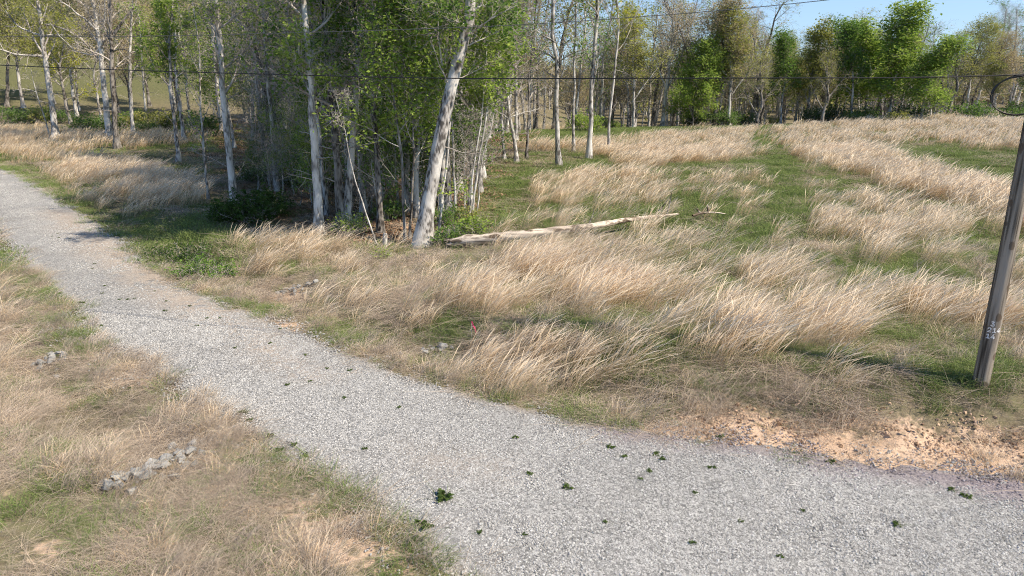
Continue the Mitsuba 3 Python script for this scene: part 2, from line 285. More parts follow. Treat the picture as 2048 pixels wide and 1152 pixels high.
F = np.concatenate([np.stack([i, i + 1, i + shp[1] + 1], -1).reshape(-1, 3), np.stack([i, i + shp[1] + 1, i + shp[1]], -1).reshape(-1, 3)])
scene['ground'] = mikit.ply((np.stack([X, Y, Zg], 1), F), 'ground_bsdf', smooth=True, uv=np.stack([gw, cw], 1))
label('ground', 'rolling ground of thatch, green turf and bare tan clay around the gravel drive', kind='structure')

rx, ry = np.arange(-60, 22, .11), np.arange(-6, 62, .11)
X, Y = np.meshgrid(rx, ry); shp = X.shape; X, Y = X.ravel(), Y.ravel()
keep = np.zeros(len(X), bool); cand = (np.abs(Y - np.interp(X, [-62, -35, -15, -5, 20], [60, 45, 22, 9, 2])) < 14)
sdr = np.full(len(X), 9.); sdr[cand] = road_sd(X[cand], Y[cand])
rag = sdr + (fb(X, Y, .9, 3, 31) - .5) * .9 + (fb(X, Y, .22, 2, 33) - .5) * .55
inside = rag < .28
i = (np.arange(shp[0] - 1)[:, None] * shp[1] + np.arange(shp[1] - 1)[None, :]).ravel()
i = i[inside[i] & inside[i + 1] & inside[i + shp[1]] & inside[i + shp[1] + 1]]
F = np.concatenate([np.stack([i, i + 1, i + shp[1] + 1], -1), np.stack([i, i + shp[1] + 1, i + shp[1]], -1)])
u_, inv = np.unique(F, return_inverse=True); F = inv.reshape(-1, 3)
X, Y, sdr = X[u_], Y[u_], sdr[u_]
Zr = ground_z(X, Y, sdr) + .034 * S(.06, -.3, rag[u_]) - .035 * S(-.02, .2, rag[u_]) + .012 * (fb(X, Y, .35, 2, 44) - .5)
crown_w = np.clip(weight(CROWN, X, Y, .5), 0, 1); old_w = weight(OLD, X, Y, .35) + .5 * (fb(X, Y, .8, 2, 46) - .5) * (weight(OLD, X, Y, .8) > .05)
scene['gravel_road'] = mikit.ply((np.stack([X, Y, Zr], 1), F), 'road_bsdf', smooth=True, uv=np.stack([np.maximum(crown_w, .55 * S(-.4, .15, sdr)), np.clip(old_w, 0, 1)], 1))
label('gravel_road', 'pale grey gravel drive with worn wheel tracks curving from the near road to the left', kind='structure')

bs('litter_bsdf', {'type': 'twosided', 'bsdf': {'type': 'diffuse', 'reflectance': proc(lambda p, n, uv: mix((.16, .10, .065), (.42, .29, .20), uv.x))}})
# ------------------------------------------------------------------ loose stone on the road
def stones(rng, n, half, r0, r1, bsdf, rect=True):
    ico = trimesh.creation.icosphere(subdivisions=0)
    v0, f0 = np.array(ico.vertices), np.array(ico.faces)
    c = np.stack([(rng.random(n) - .5) * 2 * half, (rng.random(n) - .5) * 2 * half, np.full(n, .004)], 1)
    r = r0 + (r1 - r0) * rng.random(n) ** 2
    sc = r[:, None] * (.65 + .6 * rng.random((n, 3))) * [1, 1, .75]
    V = np.empty((n, 12, 3))
    for k in range(n):
        q, _ = np.linalg.qr(rng.normal(size=(3, 3)))
        V[k] = (v0 * (.8 + .4 * rng.random((12, 1)))) @ q * sc[k]
    V += c[:, None]
    Fs = (np.arange(n) * 12)[:, None, None] + f0[None]
    uv = np.repeat(np.stack([rng.random(n) ** .8, rng.random(n)], 1), 12, axis=0)
    return V.reshape(-1, 3), Fs.reshape(-1, 3), uv

def scatter(name, groups, xs, ys, pick, rz, sc, zoff=0.0, tilt=None):
    z = ground_z(xs, ys) + zoff
    for k in range(len(xs)):
        n = used.get(name, 0); used[name] = n + 1
        scene[f'{name}__{n:05d}'] = {'type': 'instance', 'to_world': place(xs[k], ys[k], z[k], rz[k], sc[k]), 'group': {'type': 'ref', 'id': groups[pick[k]]}}

def group1(gid, vfu, bsdf):
    scene[gid] = {'type': 'shapegroup', 'blade': mplc(vfu, bsdf)}
    return gid

rng = np.random.default_rng(5)
def visible(x, y, margin=1.5):
    """roughly inside the cone that the photograph looks into"""
    return (np.abs(x) < .80 * y + margin + 2.0) & (y > 5.2)

st = [group1(f'stone_patch_{k}', stones(rng, 330, .27, .0075, .018, None), 'stone_bsdf') for k in range(3)]
st_far = [group1(f'stone_patch_far_{k}', stones(rng, 150, .6, .012, .027, None), 'stone_bsdf') for k in range(2)]
st_old = [group1(f'old_stone_patch_{k}', stones(rng, 90, .3, .007, .020, None), 'old_stone_bsdf') for k in range(2)]
a, b = np.meshgrid(np.arange(-14, 13, .44), np.arange(5.3, 16.5, .44)); a, b = a.ravel() + rng.normal(0, .06, a.size), b.ravel() + rng.normal(0, .06, a.size)
ow = weight(OLD, a, b, .2)
k = visible(a, b) & (road_sd(a, b) < -.22 - .25 * rng.random(a.size))
m = k & (ow < .4); scatter('gravel', st, a[m], b[m], rng.integers(0, 3, m.sum()), rng.random(m.sum()) * 6.28, np.ones(m.sum()), .03)
a2, b2 = rng.uniform(-1, 13, 900), rng.uniform(6, 13, 900); m2 = weight(OLD, a2, b2, .4) > rng.random(900) * .8 + .15
scatter('gravel', st_old, a2[m2], b2[m2], rng.integers(0, 2, m2.sum()), rng.random(m2.sum()) * 6.28, np.ones(m2.sum()), .03)
a, b = rng.uniform(-34, -3, 5000), rng.uniform(13, 46, 5000); sdv = road_sd(a, b)
k = visible(a, b) & (sdv < -.25) & (b > 14) & (rng.random(5000) < np.where(np.abs(sdv + .85) < .40, .12, .85))
scatter('gravel', st_far, a[k], b[k], rng.integers(0, 2, k.sum()), rng.random(k.sum()) * 6.28, np.ones(k.sum()), .025)
# thinner spill of stones over the shoulders
a, b = rng.uniform(-20, 10, 9000), rng.uniform(5.4, 26, 9000); sdv = road_sd(a, b)
spill = [group1(f'stone_spill_{q}', stones(rng, 30, .3, .008, .024, None), 'stone_bsdf') for q in range(3)]
k = visible(a, b) & (np.abs(sdv) < .55) & (rng.random(9000) < .8 - np.clip(sdv, 0, 1))
scatter('gravel', spill, a[k], b[k], rng.integers(0, 3, k.sum()), rng.random(k.sum()) * 6.28, np.ones(k.sum()), .015)
label('gravel', 'loose angular grey stone lying all over the drive', 'gravel', kind='stuff')

crumb = [group1(f'crumb_patch_{q}', stones(rng, 60, .35, .008, .035, None), ['clod_bsdf', 'litter_bsdf'][q]) for q in range(2)]
a, b = rng.uniform(1, 13, 1500), rng.uniform(6, 13, 1500); wc = weight(CLAY, a, b, .3); k = (wc > rng.random(1500) * .9 + .1) & ((wc < .7) | (rng.random(1500) < .15)) & (road_sd(a, b) > 0)
scatter('crumbled_clay', crumb, a[k], b[k], rng.integers(0, 2, k.sum()), rng.random(k.sum()) * 6.28, .6 + .5 * rng.random(k.sum()), .01)
label('crumbled_clay', 'crumbled tan and brown soil strewn over the bare bank', 'soil', kind='stuff')

# ------------------------------------------------------------------ grass
NV = 6
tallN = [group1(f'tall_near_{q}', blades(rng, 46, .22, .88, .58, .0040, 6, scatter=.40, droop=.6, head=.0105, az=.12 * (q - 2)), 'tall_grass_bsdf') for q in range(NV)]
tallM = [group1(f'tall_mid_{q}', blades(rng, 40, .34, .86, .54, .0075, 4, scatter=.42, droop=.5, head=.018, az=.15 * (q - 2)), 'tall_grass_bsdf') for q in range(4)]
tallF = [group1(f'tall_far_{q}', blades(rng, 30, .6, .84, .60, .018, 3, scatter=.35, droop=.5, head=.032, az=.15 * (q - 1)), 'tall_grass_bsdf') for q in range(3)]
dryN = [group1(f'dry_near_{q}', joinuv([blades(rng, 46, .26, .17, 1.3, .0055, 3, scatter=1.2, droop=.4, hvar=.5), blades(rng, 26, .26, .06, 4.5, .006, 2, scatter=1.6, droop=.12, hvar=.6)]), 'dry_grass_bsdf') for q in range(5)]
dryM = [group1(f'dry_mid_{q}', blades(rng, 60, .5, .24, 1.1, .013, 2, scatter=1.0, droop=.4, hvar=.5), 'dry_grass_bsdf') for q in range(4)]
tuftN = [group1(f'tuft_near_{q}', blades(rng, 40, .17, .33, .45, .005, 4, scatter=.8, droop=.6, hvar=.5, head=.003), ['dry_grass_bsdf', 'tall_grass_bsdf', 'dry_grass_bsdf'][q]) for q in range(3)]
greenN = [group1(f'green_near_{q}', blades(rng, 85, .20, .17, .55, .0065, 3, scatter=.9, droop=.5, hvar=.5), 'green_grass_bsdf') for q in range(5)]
greenM = [group1(f'green_mid_{q}', blades(rng, 70, .5, .21, .5, .014, 2, scatter=.8, droop=.5, hvar=.5), 'green_grass_bsdf') for q in range(4)]

def cover(name, groups, n, x0, x1, y0, y1, fn, smin, smax, zoff=0.0, lean_rz=None):
    a, b = rng.uniform(x0, x1, n), rng.uniform(y0, y1, n)
    k = visible(a, b); a, b = a[k], b[k]
    k = road_sd(a, b) > -.42 + .5 * rng.random(len(a)) ** .5; a, b = a[k], b[k]
    w = fn(a, b)
    k = rng.random(len(a)) < w; a, b = a[k], b[k]
    rz = rng.random(len(a)) * 6.28 if lean_rz is None else rng.normal(0, lean_rz, len(a))
    scatter(name, groups, a, b, rng.integers(0, len(groups), len(a)), rz, smin + (smax - smin) * rng.random(len(a)), zoff)

def clump(x, y, s, seed):
    return S(.38, .62, fb(x, y, s, 3, seed))

def tall_w(x, y):
    t = weight(TALL, x, y, .45) ** 1.25
    cl = S(.42, .60, fb(x, y, 1.25, 3, 61)); fr = S(26, 40, np.hypot(x, y))
    t = t * (.16 + .34 * fr + (1.0 - .35 * fr) * cl) * (1 - .93 * weight(GREEN[:2], x, y, .5))
    return np.clip(t - weight(CLAY, x, y, .2) + .014 * clump(x, y, 2.5, 62) * S(-1, 3, x), 0, 1) * (1 - weight(WOOD, x, y, .6))

def green_w(x, y):
    g = weight(GREEN, x, y, .5)
    return np.clip((.34 - .20 * S(0, -3, x) * S(17, 13, y) + .30 * S(0, 3, x) * S(11.2, 12.8, y) + g) * (.30 + .95 * clump(x, y, 1.1, 71)) - .8 * weight(CLAY, x, y, .3), 0, 1) * (1 - .85 * weight(WOOD, x, y, .8))

def dry_w(x, y):
    return np.clip((.25 + .9 * clump(x, y, 1.3, 81)) * (1 - .7 * weight(GREEN, x, y, .5)) * (1 - .5 * S(0, 3, x) * S(11.2, 12.5, y)) - 1.35 * weight(CLAY, x, y, .3), 0.04, 1) * (1 - .6 * weight(WOOD, x, y, .8))

cover('tall_grass', tallN, 11500, -22, 18, 5, 24, tall_w, .75, 1.2, 0, .22)
cover('tall_grass', tallM, 12000, -45, 36, 24, 46, tall_w, .75, 1.2, 0, .22)
cover('tall_grass', tallF, 26000, -80, 110, 46, 125, tall_w, .8, 1.2, 0, .22)
label('tall_grass', 'tall tan broomsedge bent over to the right by the wind', 'tall grass', kind='stuff')
cover('dry_grass', dryN, 24000, -17, 14, 5.3, 21, dry_w, .7, 1.35)
cover('dry_grass', dryM, 9500, -36, 36, 21, 52, dry_w, .7, 1.3)
cover('dry_grass', tuftN, 13000, -17, 14, 5.3, 21, lambda x, y: dry_w(x, y) * (.15 + .85 * clump(x, y, .9, 91)), .6, 1.25, 0, .8)
cover('dry_grass', tuftN, 1500, 1, 12, 6, 13, lambda x, y: weight(CLAY, x, y, .3) * .9 * clump(x, y, .7, 93), .3, .7, 0, 1.2)
label('dry_grass', 'short matted grey-brown dead grass along the road and under the tall grass', 'grass', kind='stuff')
cover('green_grass', greenN, 30000, -17, 14, 5.3, 21, green_w, .6, 1.3)
cover('green_grass', greenM, 46000, -40, 45, 21, 75, green_w, .7, 1.3)
label('green_grass', 'short fresh green grass in the mown path, the verges and the lawn by the wood', 'grass', kind='stuff')
# ------------------------------------------------------------------ trees
def spline(pts, n):
    """n points of a smooth curve through pts, evenly spaced along it"""
    pts = np.asarray(pts, float)
    s = np.r_[0, np.cumsum(np.linalg.norm(np.diff(pts, axis=0), axis=1))]
    q = np.linspace(0, s[-1], n)
    if len(pts) < 3:
        return np.stack([np.interp(q, s, pts[:, k]) for k in range(3)], 1)
    from scipy.interpolate import PchipInterpolator
    return PchipInterpolator(s, pts)(q)

def grow_tree(seed, r, H, spine=None, limbs=(), c0=.35, nl=14, ll=2.0, N=1500, leaf='leaf_bright', bark='bark_grey', sn=4, ang=1.0, up=.35,
              lsize=.085, spr=.10, fine=2, taper=.72, conic=0.0, detail=1.0):
    """meshes of one tree standing at the origin: {'trunk':, 'branch':, 'crown':}; c0: height fraction where the crown begins"""
    rng = np.random.default_rng(seed)
    pts = [[0, 0, -.15]] + ([list(p) for p in spine] if spine else [[rng.normal(0, .12), rng.normal(0, .12), H * .35]])
    last = np.array(pts[-1]); d = unit(last - np.array(pts[-2])) * .6 + np.array([0, 0, .4])
    while pts[-1][2] < H:
        d = unit(d + rng.normal(0, .10, 3)); d[2] = max(d[2], .75)
        nxt = np.array(pts[-1]) + unit(d) * max(H * .14, .5)
        pts.append(list(nxt))
    n = 16
    P = spline(pts, n)[None]
    P[0, 1:, :2] += rng.normal(0, .022 * H / 10, (n - 1, 2))
    s = np.linspace(0, 1, n)
    R = (r * (1 - taper * s ** 1.05) * (1 + .85 * np.exp(-s * 34)))[None]
    trunk = tubes(P, R, 9)
    keyL = [tubes(np.array(spline(l, 8))[None] + np.r_[0, rng.normal(0, .03, (6, 1)).ravel(), 0][None, :, None] * .6, w * (1 - .7 * np.linspace(0, 1, 8))[None], 6) for l, w in limbs]
    L1, R1, t1 = grow(rng, P, R, nl, c0, .985, lambda t, i: ll * (1.15 - .75 * ((t - c0) / (1 - c0)) * (1 if conic else .8)), ang, up, 7, .5, .13, .05, cap=max(r * .42, .03))
    if limbs:
        extra = np.stack([spline(l, 7) for l, w in limbs]); er = np.stack([w * (1 - .7 * np.linspace(0, 1, 7)) for l, w in limbs])
        A1, AR1 = np.concatenate([L1, extra]), np.concatenate([R1, er])
    else:
        A1, AR1 = L1, R1
    L2, R2, _ = grow(rng, A1, AR1, 6, .22, .98, lambda t, i: ll * .44 * (1.15 - .6 * t), .85, .12, 5, .55, .16, .03, cap=.03)
    L3, R3, _ = grow(rng, L2, R2, 5, .15, 1.0, lambda t, i: ll * .24 * (1.1 - .5 * t) + .08, .75, .10, 4, .6, .17, .02, cap=.012, tip=.45)
    parts = [tubes(L1, R1, 6), tubes(L2, R2, 4), tubes(L3, np.maximum(R3, .0042), 3)]
    if fine:
        L4, R4, _ = grow(rng, L3, R3, fine, .25, 1.0, lambda t, i: ll * .13 + .07 + 0 * t, .7, .10, 3, .7, .18, .0, cap=.007, tip=.5)
        parts.append(tubes(L4, np.maximum(R4, .0034), 3))
    if sn:      # bare dead branches on the lower trunk
        D1, DR1, _ = grow(rng, P, R, sn, .10, c0 + .08, lambda t, i: ll * .62 + 0 * t, 1.25, .12, 5, .22, .16, .03, cap=.022)
        D2, DR2, _ = grow(rng, D1, DR1, 5, .3, 1.0, lambda t, i: ll * .28 + 0 * t, .8, .08, 4, .55, .2, .0, cap=.009, tip=.4)
        parts += [tubes(D1, DR1, 4), tubes(D2, DR2, 3)]
    out = {'trunk': (*trunk, bark), **{'limb' + (f'_{q:03d}' if q else ''): (*m, bark) for q, m in enumerate(keyL)}, 'branch': (*join(parts), 'twig_bsdf')}
    if N:
        src = np.concatenate([L3, L3[:, :]]) if not fine else L3
        out['crown'] = (*leaves_on(rng, src, int(N), lsize, spr), leaf)
    return out

def tree_shapes(m):
    d = {}
    for k, x in m.items():
        d[k] = mikit.ply((x[0], x[1]), x[3], uv=x[2]) if k == 'crown' else mikit.ply((x[0], x[1]), x[2], smooth=True)
    return d

HERO = [
    ('broad_tree',-39.45,62.14,0.303,13,[[0.19, 0.12, 5.75], [0.29, 0.18, 8.54], [0.33, 0.21, 11.07]],[([[0.1, 0.06, 6.87], [-0.96, -0.91, 6.91], [-2.43, -2.14, 7.55]], 0.13), ([[0.2, 0.13, 8.53], [-1.12, -0.35, 9.09], [-1.96, -0.54, 10.42]], 0.108), ([[0.25, 0.16, 8.46], [1.58, 0.47, 8.56], [3.17, 0.95, 8.51]], 0.076), ([[0.49, 0.31, 9.41], [1.5, 1.42, 9.02], [2.86, 2.77, 7.8]], 0.108)],{'c0': 0.4, 'nl': 12, 'll': 3.0, 'leaf': 'leaf_olive', 'N': 3600, 'bark': 'bark_grey'},'large grey tree standing in tan grass, leftmost big trunk, horizontal limb reaching left'),
    ('dead_sapling',-40.34,62.8,0.076,4.2,[[-0.18, -0.11, 2.21], [-0.37, -0.23, 4.0], [-0.44, -0.28, 5.72]],[([[-0.32, -0.21, 3.88], [-0.72, -0.76, 4.17], [-1.48, -1.55, 4.01]], 0.044)],{'c0': 0.4, 'nl': 6, 'll': 0.9, 'N': 0, 'bark': 'bark_pale', 'sn': 2},'thin bleached leaning dead sapling beside the leftmost big trunk'),
    ('forked_tree',-33.57,59.91,0.292,14,[[0.18, 0.1, 4.37], [0.34, 0.19, 8.61], [0.24, 0.13, 11.22]],[([[0.33, 0.18, 8.54], [-0.49, -0.56, 9.67], [-1.45, -1.39, 10.68]], 0.104), ([[0.29, 0.17, 7.28], [-0.38, 0.13, 6.7], [-2.77, -0.86, 9.09]], 0.083), ([[0.55, 0.31, 8.62], [1.12, 0.11, 9.73], [1.46, -0.22, 11.18]], 0.104)],{'c0': 0.35, 'nl': 14, 'll': 2.2, 'N': 700, 'leaf': 'leaf_bud', 'bark': 'bark_pale'},'pale forked nearly bare tree standing in the tan grass left of a dark trunk'),
    ('dark_forked_tree',-30.3,54.99,0.23,12,[[0.21, 0.11, 3.93], [0.47, 0.26, 6.8], [0.65, 0.36, 8.56]],[([[0.65, 0.36, 8.03], [1.33, 0.45, 8.91], [2.39, 0.75, 10.15]], 0.134), ([[0.6, 0.33, 7.68], [0.13, 0.41, 8.21], [-0.18, 0.58, 8.5]], 0.077), ([[0.53, 0.29, 7.05], [1.36, 0.24, 7.22], [2.02, 0.09, 6.86]], 0.058)],{'c0': 0.4, 'nl': 12, 'll': 2.0, 'N': 500, 'leaf': 'leaf_bud', 'bark': 'bark_dark'},'dark forked tree standing just right of the pale forked one'),
    ('slender_tree',-32.17,61.13,0.17,14,[[0.26, 0.14, 4.17], [0.88, 0.46, 8.9]],[],{'c0': 0.35, 'nl': 14, 'll': 1.8, 'N': 2600, 'leaf': 'leaf_bright'},'straight grey tree in tan grass right of the dark forked tree'),
    ('slender_tree',-34.56,68.32,0.13,10,[[0.16, 0.08, 3.01], [0.33, 0.17, 6.14]],[],{'c0': 0.35, 'nl': 10, 'll': 1.6, 'N': 1400, 'leaf': 'leaf_bright'},'thin pale trunk behind the tan grass at the shaded edge of the wood'),
    ('crooked_tree',-45.17,74.09,0.179,9,[[-0.18, -0.11, 2.38], [-0.17, -0.11, 5.29], [0.29, 0.18, 7.2]],[([[-0.18, -0.11, 2.38], [1.13, 0.39, 2.86], [2.57, 0.98, 3.45]], 0.064), ([[-0.17, -0.1, 3.6], [-0.82, -0.15, 4.33], [-1.25, -0.06, 5.05]], 0.077)],{'c0': 0.4, 'nl': 12, 'll': 2, 'N': 3000, 'leaf': 'leaf_yellow', 'bark': 'bark_dark'},'crooked tree with yellow-green leaves behind the leftmost big trunk'),
    ('dark_trunked_tree',-63.21,90.95,0.25,12,[[0.87, 0.61, 5.55], [1.34, 0.93, 9.07]],[],{'c0': 0.5, 'nl': 12, 'll': 2.4, 'N': 3200, 'leaf': 'leaf_olive', 'bark': 'bark_dark'},'dark trunk at the very left edge in front of the green hill'),
    ('slender_tree',-21.6,46.1,0.146,12,[[0.06, 0.03, 3.02], [0.15, 0.07, 5.46], [0.25, 0.12, 7.24]],[],{'c0': 0.32, 'nl': 15, 'll': 1.9, 'N': 7000, 'leaf': 'leaf_bright'},'grey tree with bright leaves, front one of the pair ending the tan grass'),
    ('slender_tree',-25.41,55.74,0.165,14,[[-0.04, -0.02, 3.23], [-0.01, -0.0, 5.78]],[],{'c0': 0.35, 'nl': 13, 'll': 1.8, 'N': 2400, 'leaf': 'leaf_bright'},'grey tree directly behind the front one of the pair ending the tan grass'),
    ('slender_tree',-31.24,70.26,0.146,12,[[0.02, 0.01, 2.44], [0.1, 0.05, 4.75]],[],{'c0': 0.4, 'nl': 11, 'll': 1.6, 'N': 1200, 'leaf': 'leaf_olive'},'slim trunk third in line behind the pair ending the tan grass'),
    ('slender_tree',-14.08,32.54,0.07,8,[[0.06, 0.03, 2.33], [0.23, 0.1, 5.39], [0.32, 0.14, 6.65]],[],{'c0': 0.25, 'nl': 12, 'll': 1.3, 'N': 700, 'leaf': 'leaf_bright', 'sn': 6},'thin grey tree at the wood edge left of the smooth pale trunk'),
    ('smooth_pale_tree',-11.9,30.02,0.183,10,[[0.02, 0.01, 2.54], [0.06, 0.03, 5.55], [0.11, 0.05, 7.28], [0.14, 0.06, 8.41]],[([[0.05, 0.02, 6.62], [0.09, -0.23, 7.64], [0.13, -0.49, 8.44]], 0.064)],{'c0': 0.38, 'nl': 12, 'll': 1.7, 'N': 1000, 'leaf': 'leaf_bright', 'bark': 'bark_pale', 'sn': 6},'smooth pale tree rising behind the dark green bush at the wood edge'),
    ('slender_tree',-26.49,66.06,0.206,15,[[-0.07, -0.03, 4.05], [0.02, 0.01, 8.72]],[],{'c0': 0.4, 'nl': 14, 'll': 2, 'N': 2600, 'leaf': 'leaf_bright'},'grey trunk half hidden just behind the smooth pale tree'),
    ('slender_tree',-31.47,87.33,0.211,15,[[0.08, 0.03, 5.47], [0.02, 0.01, 12.11]],[],{'c0': 0.4, 'nl': 14, 'll': 2, 'N': 1600, 'leaf': 'leaf_olive'},'sunlit slim trunk deep in the wood right of the smooth pale tree'),
    ('slender_tree',-11.64,35.07,0.125,15,[[-0.01, -0.0, 2.3], [-0.01, -0.0, 5.35], [0.06, 0.02, 7.6]],[],{'c0': 0.28, 'nl': 18, 'll': 2.0, 'N': 1400, 'leaf': 'leaf_bright', 'sn': 10},'grey tree with many bare side branches left of the mottled white trunk'),
    ('slender_tree',-12.55,41.24,0.102,14,[[-0.09, -0.03, 3.18], [-0.05, -0.02, 5.9], [0.04, 0.01, 8.0]],[],{'c0': 0.3, 'nl': 15, 'll': 1.8, 'N': 900, 'leaf': 'leaf_bud', 'sn': 10},'dark slim tree with bare twigs close left of the mottled white trunk'),
    ('mottled_white_tree',-6.87,24.67,0.178,11.5,[[0.04, 0.01, 2.16], [0.09, 0.02, 5.01], [0.09, 0.02, 6.92], [0.09, 0.03, 8.14]],[([[0.03, 0.01, 5.34], [-0.13, -0.29, 5.81], [-0.25, -0.59, 6.27]], 0.036), ([[0.08, 0.02, 4.93], [-0.3, 0.23, 5.5], [-0.67, 0.43, 5.83]], 0.036), ([[0.19, 0.05, 4.69], [0.73, -0.26, 5.18], [1.0, -0.66, 5.33]], 0.027)],{'c0': 0.4, 'nl': 13, 'll': 1.8, 'N': 4200, 'leaf': 'leaf_bright', 'bark': 'bark_pale', 'sn': 8},'tall mottled white trunk in the middle of the wood edge'),
    ('slender_tree',-7.57,28.51,0.092,13,[[-0.04, -0.01, 1.87], [-0.1, -0.03, 4.21], [-0.05, -0.01, 6.07]],[],{'c0': 0.3, 'nl': 13, 'll': 1.7, 'N': 900, 'leaf': 'leaf_deep', 'sn': 6},'grey trunk leaning close behind the mottled white trunk'),
    ('thick_dark_tree',-6.33,25.67,0.167,11,[[0.04, 0.01, 2.24], [-0.0, -0.0, 4.69], [-0.04, -0.01, 6.36]],[],{'c0': 0.3, 'nl': 14, 'll': 2.4, 'N': 4200, 'leaf': 'leaf_deep', 'bark': 'bark_dark', 'sn': 6},'thick dark trunk, left stem of the pair right of the mottled white trunk'),
    ('thick_grey_tree',-6.23,25.88,0.168,10.5,[[0.31, 0.07, 2.18], [0.64, 0.15, 4.3], [0.81, 0.19, 6.01]],[],{'c0': 0.35, 'nl': 13, 'll': 2.4, 'N': 3600, 'leaf': 'leaf_deep', 'bark': 'bark_grey', 'sn': 4},'thick grey trunk leaning right, second stem of the pair by the mottled trunk'),
    ('dead_pole_tree',-4.5,23.24,0.032,4.6,[[-0.5, -0.1, 1.74], [-0.75, -0.14, 2.88], [-0.84, -0.16, 3.81], [-0.94, -0.18, 4.23]],[([[-0.84, -0.16, 3.81], [-0.93, -0.43, 4.01], [-0.97, -0.7, 4.25]], 0.017), ([[-0.79, -0.15, 3.65], [-0.8, 0.15, 3.82], [-0.78, 0.46, 3.93]], 0.017)],{'c0': 0.9, 'nl': 3, 'll': 0.5, 'N': 0, 'bark': 'bark_pale', 'sn': 3},'thin bleached dead stem leaning left across the wood edge'),
    ('tall_dark_tree',-4.77,25.11,0.127,11.5,[[0.02, 0.0, 2.48], [0.04, 0.01, 5.03], [0.09, 0.02, 6.97], [0.11, 0.02, 8.06]],[([[0.1, 0.02, 6.01], [0.41, -0.18, 6.96], [0.63, -0.39, 7.94]], 0.054), ([[0.08, 0.01, 5.2], [-0.21, 0.27, 5.53], [-0.46, 0.52, 6.03]], 0.036)],{'c0': 0.32, 'nl': 15, 'll': 2.6, 'N': 3800, 'leaf': 'leaf_deep', 'bark': 'bark_dark', 'sn': 8},'tall straight dark tree midway between the mottled trunk and the leaning one'),
    ('slender_tree',-3.69,23.8,0.056,9,[[0.0, 0.0, 1.63], [-0.02, -0.0, 3.13]],[],{'c0': 0.3, 'nl': 14, 'll': 1.7, 'N': 5200, 'leaf': 'leaf_bright', 'bark': 'bark_dark', 'spr': 0.2},'dark slim stem under bright leaves, left one of two left of the leaning tree'),
    ('slender_tree',-3.58,24.1,0.048,8.5,[[0.15, 0.02, 1.74], [0.27, 0.04, 3.09]],[],{'c0': 0.3, 'nl': 13, 'll': 1.6, 'N': 4800, 'leaf': 'leaf_bright', 'bark': 'bark_dark', 'spr': 0.2},'dark slim stem under bright leaves, right one of two left of the leaning tree'),
    ('leaning_tree',-2.98,23.05,0.284,14,[[0.44, 0.06, 2.52], [1.07, 0.14, 5.18], [1.52, 0.2, 6.67], [1.75, 0.23, 7.83]],[([[1.63, 0.21, 6.86], [1.46, -0.06, 6.95], [1.18, -0.35, 7.09]], 0.05), ([[1.71, 0.22, 7.4], [2.13, 0.58, 7.58], [2.72, 0.96, 7.74]], 0.042), ([[1.56, 0.2, 6.6], [2.08, -0.19, 6.94], [3.14, -0.5, 7.47]], 0.033), ([[1.61, 0.21, 6.89], [0.88, 0.52, 7.21], [-0.05, 0.8, 7.57]], 0.042), ([[1.43, 0.19, 6.3], [1.97, 0.46, 6.54], [2.6, 0.74, 6.83]], 0.025)],{'c0': 0.5, 'nl': 13, 'll': 2.8, 'N': 6500, 'leaf': 'leaf_deep', 'bark': 'bark_grey', 'sn': 4},'biggest grey tree, leaning strongly right at the corner of the wood'),
    ('slender_tree',-2.72,26.62,0.105,16,[[0.22, 0.02, 2.73], [0.45, 0.05, 5.92], [0.55, 0.06, 7.28]],[([[0.46, 0.05, 6.44], [0.73, -0.18, 6.68], [0.9, -0.41, 6.91]], 0.048)],{'c0': 0.35, 'nl': 14, 'll': 2.2, 'N': 2400, 'leaf': 'leaf_bright'},'grey trunk standing just behind the big leaning tree'),
    ('white_sapling',-2.57,24.18,0.052,8,[[0.16, 0.02, 1.3], [0.35, 0.04, 2.66], [0.5, 0.05, 3.98]],[([[0.11, 0.01, 0.95], [0.54, -0.19, 1.59], [0.99, -0.4, 1.84]], 0.017)],{'c0': 0.4, 'nl': 9, 'll': 1.2, 'N': 1500, 'leaf': 'leaf_bright', 'bark': 'bark_pale'},'white sapling close right of the big leaning trunk'),
    ('slender_tree',-2.11,26.22,0.057,10,[[-0.04, -0.0, 1.66], [-0.08, -0.01, 3.65]],[],{'c0': 0.3, 'nl': 12, 'll': 1.4, 'N': 2400, 'leaf': 'leaf_bright'},'slim grey tree between the leaning trunk and the three pale saplings'),
    ('pale_sapling',-1.6,26.13,0.042,7.5,[[0.2, 0.01, 2.16], [0.48, 0.03, 3.77]],[],{'c0': 0.45, 'nl': 9, 'll': 1.3, 'N': 1900, 'leaf': 'leaf_bright', 'bark': 'bark_pale'},'leftmost of the three pale saplings growing close together'),
    ('pale_sapling',-1.47,26.24,0.052,8.5,[[0.2, 0.01, 2.13], [0.53, 0.03, 3.84]],[],{'c0': 0.45, 'nl': 9, 'll': 1.3, 'N': 1900, 'leaf': 'leaf_bright', 'bark': 'bark_pale'},'middle and stoutest of the three pale saplings growing close together'),
    ('pale_sapling',-1.31,26.35,0.033,7,[[0.12, 0.01, 1.92], [0.6, 0.03, 3.72]],[],{'c0': 0.45, 'nl': 9, 'll': 1.2, 'N': 1500, 'leaf': 'leaf_bright', 'bark': 'bark_pale'},'rightmost of the three pale saplings growing close together'),
    ('field_tree',-0.48,45.22,0.103,9,[[-0.12, -0.0, 2.17], [-0.2, -0.0, 4.57]],[],{'c0': 0.35, 'nl': 14, 'll': 2.0, 'N': 700, 'leaf': 'leaf_bud', 'sn': 8},'slim bare tree on the lawn left of the leaning birch-like one'),
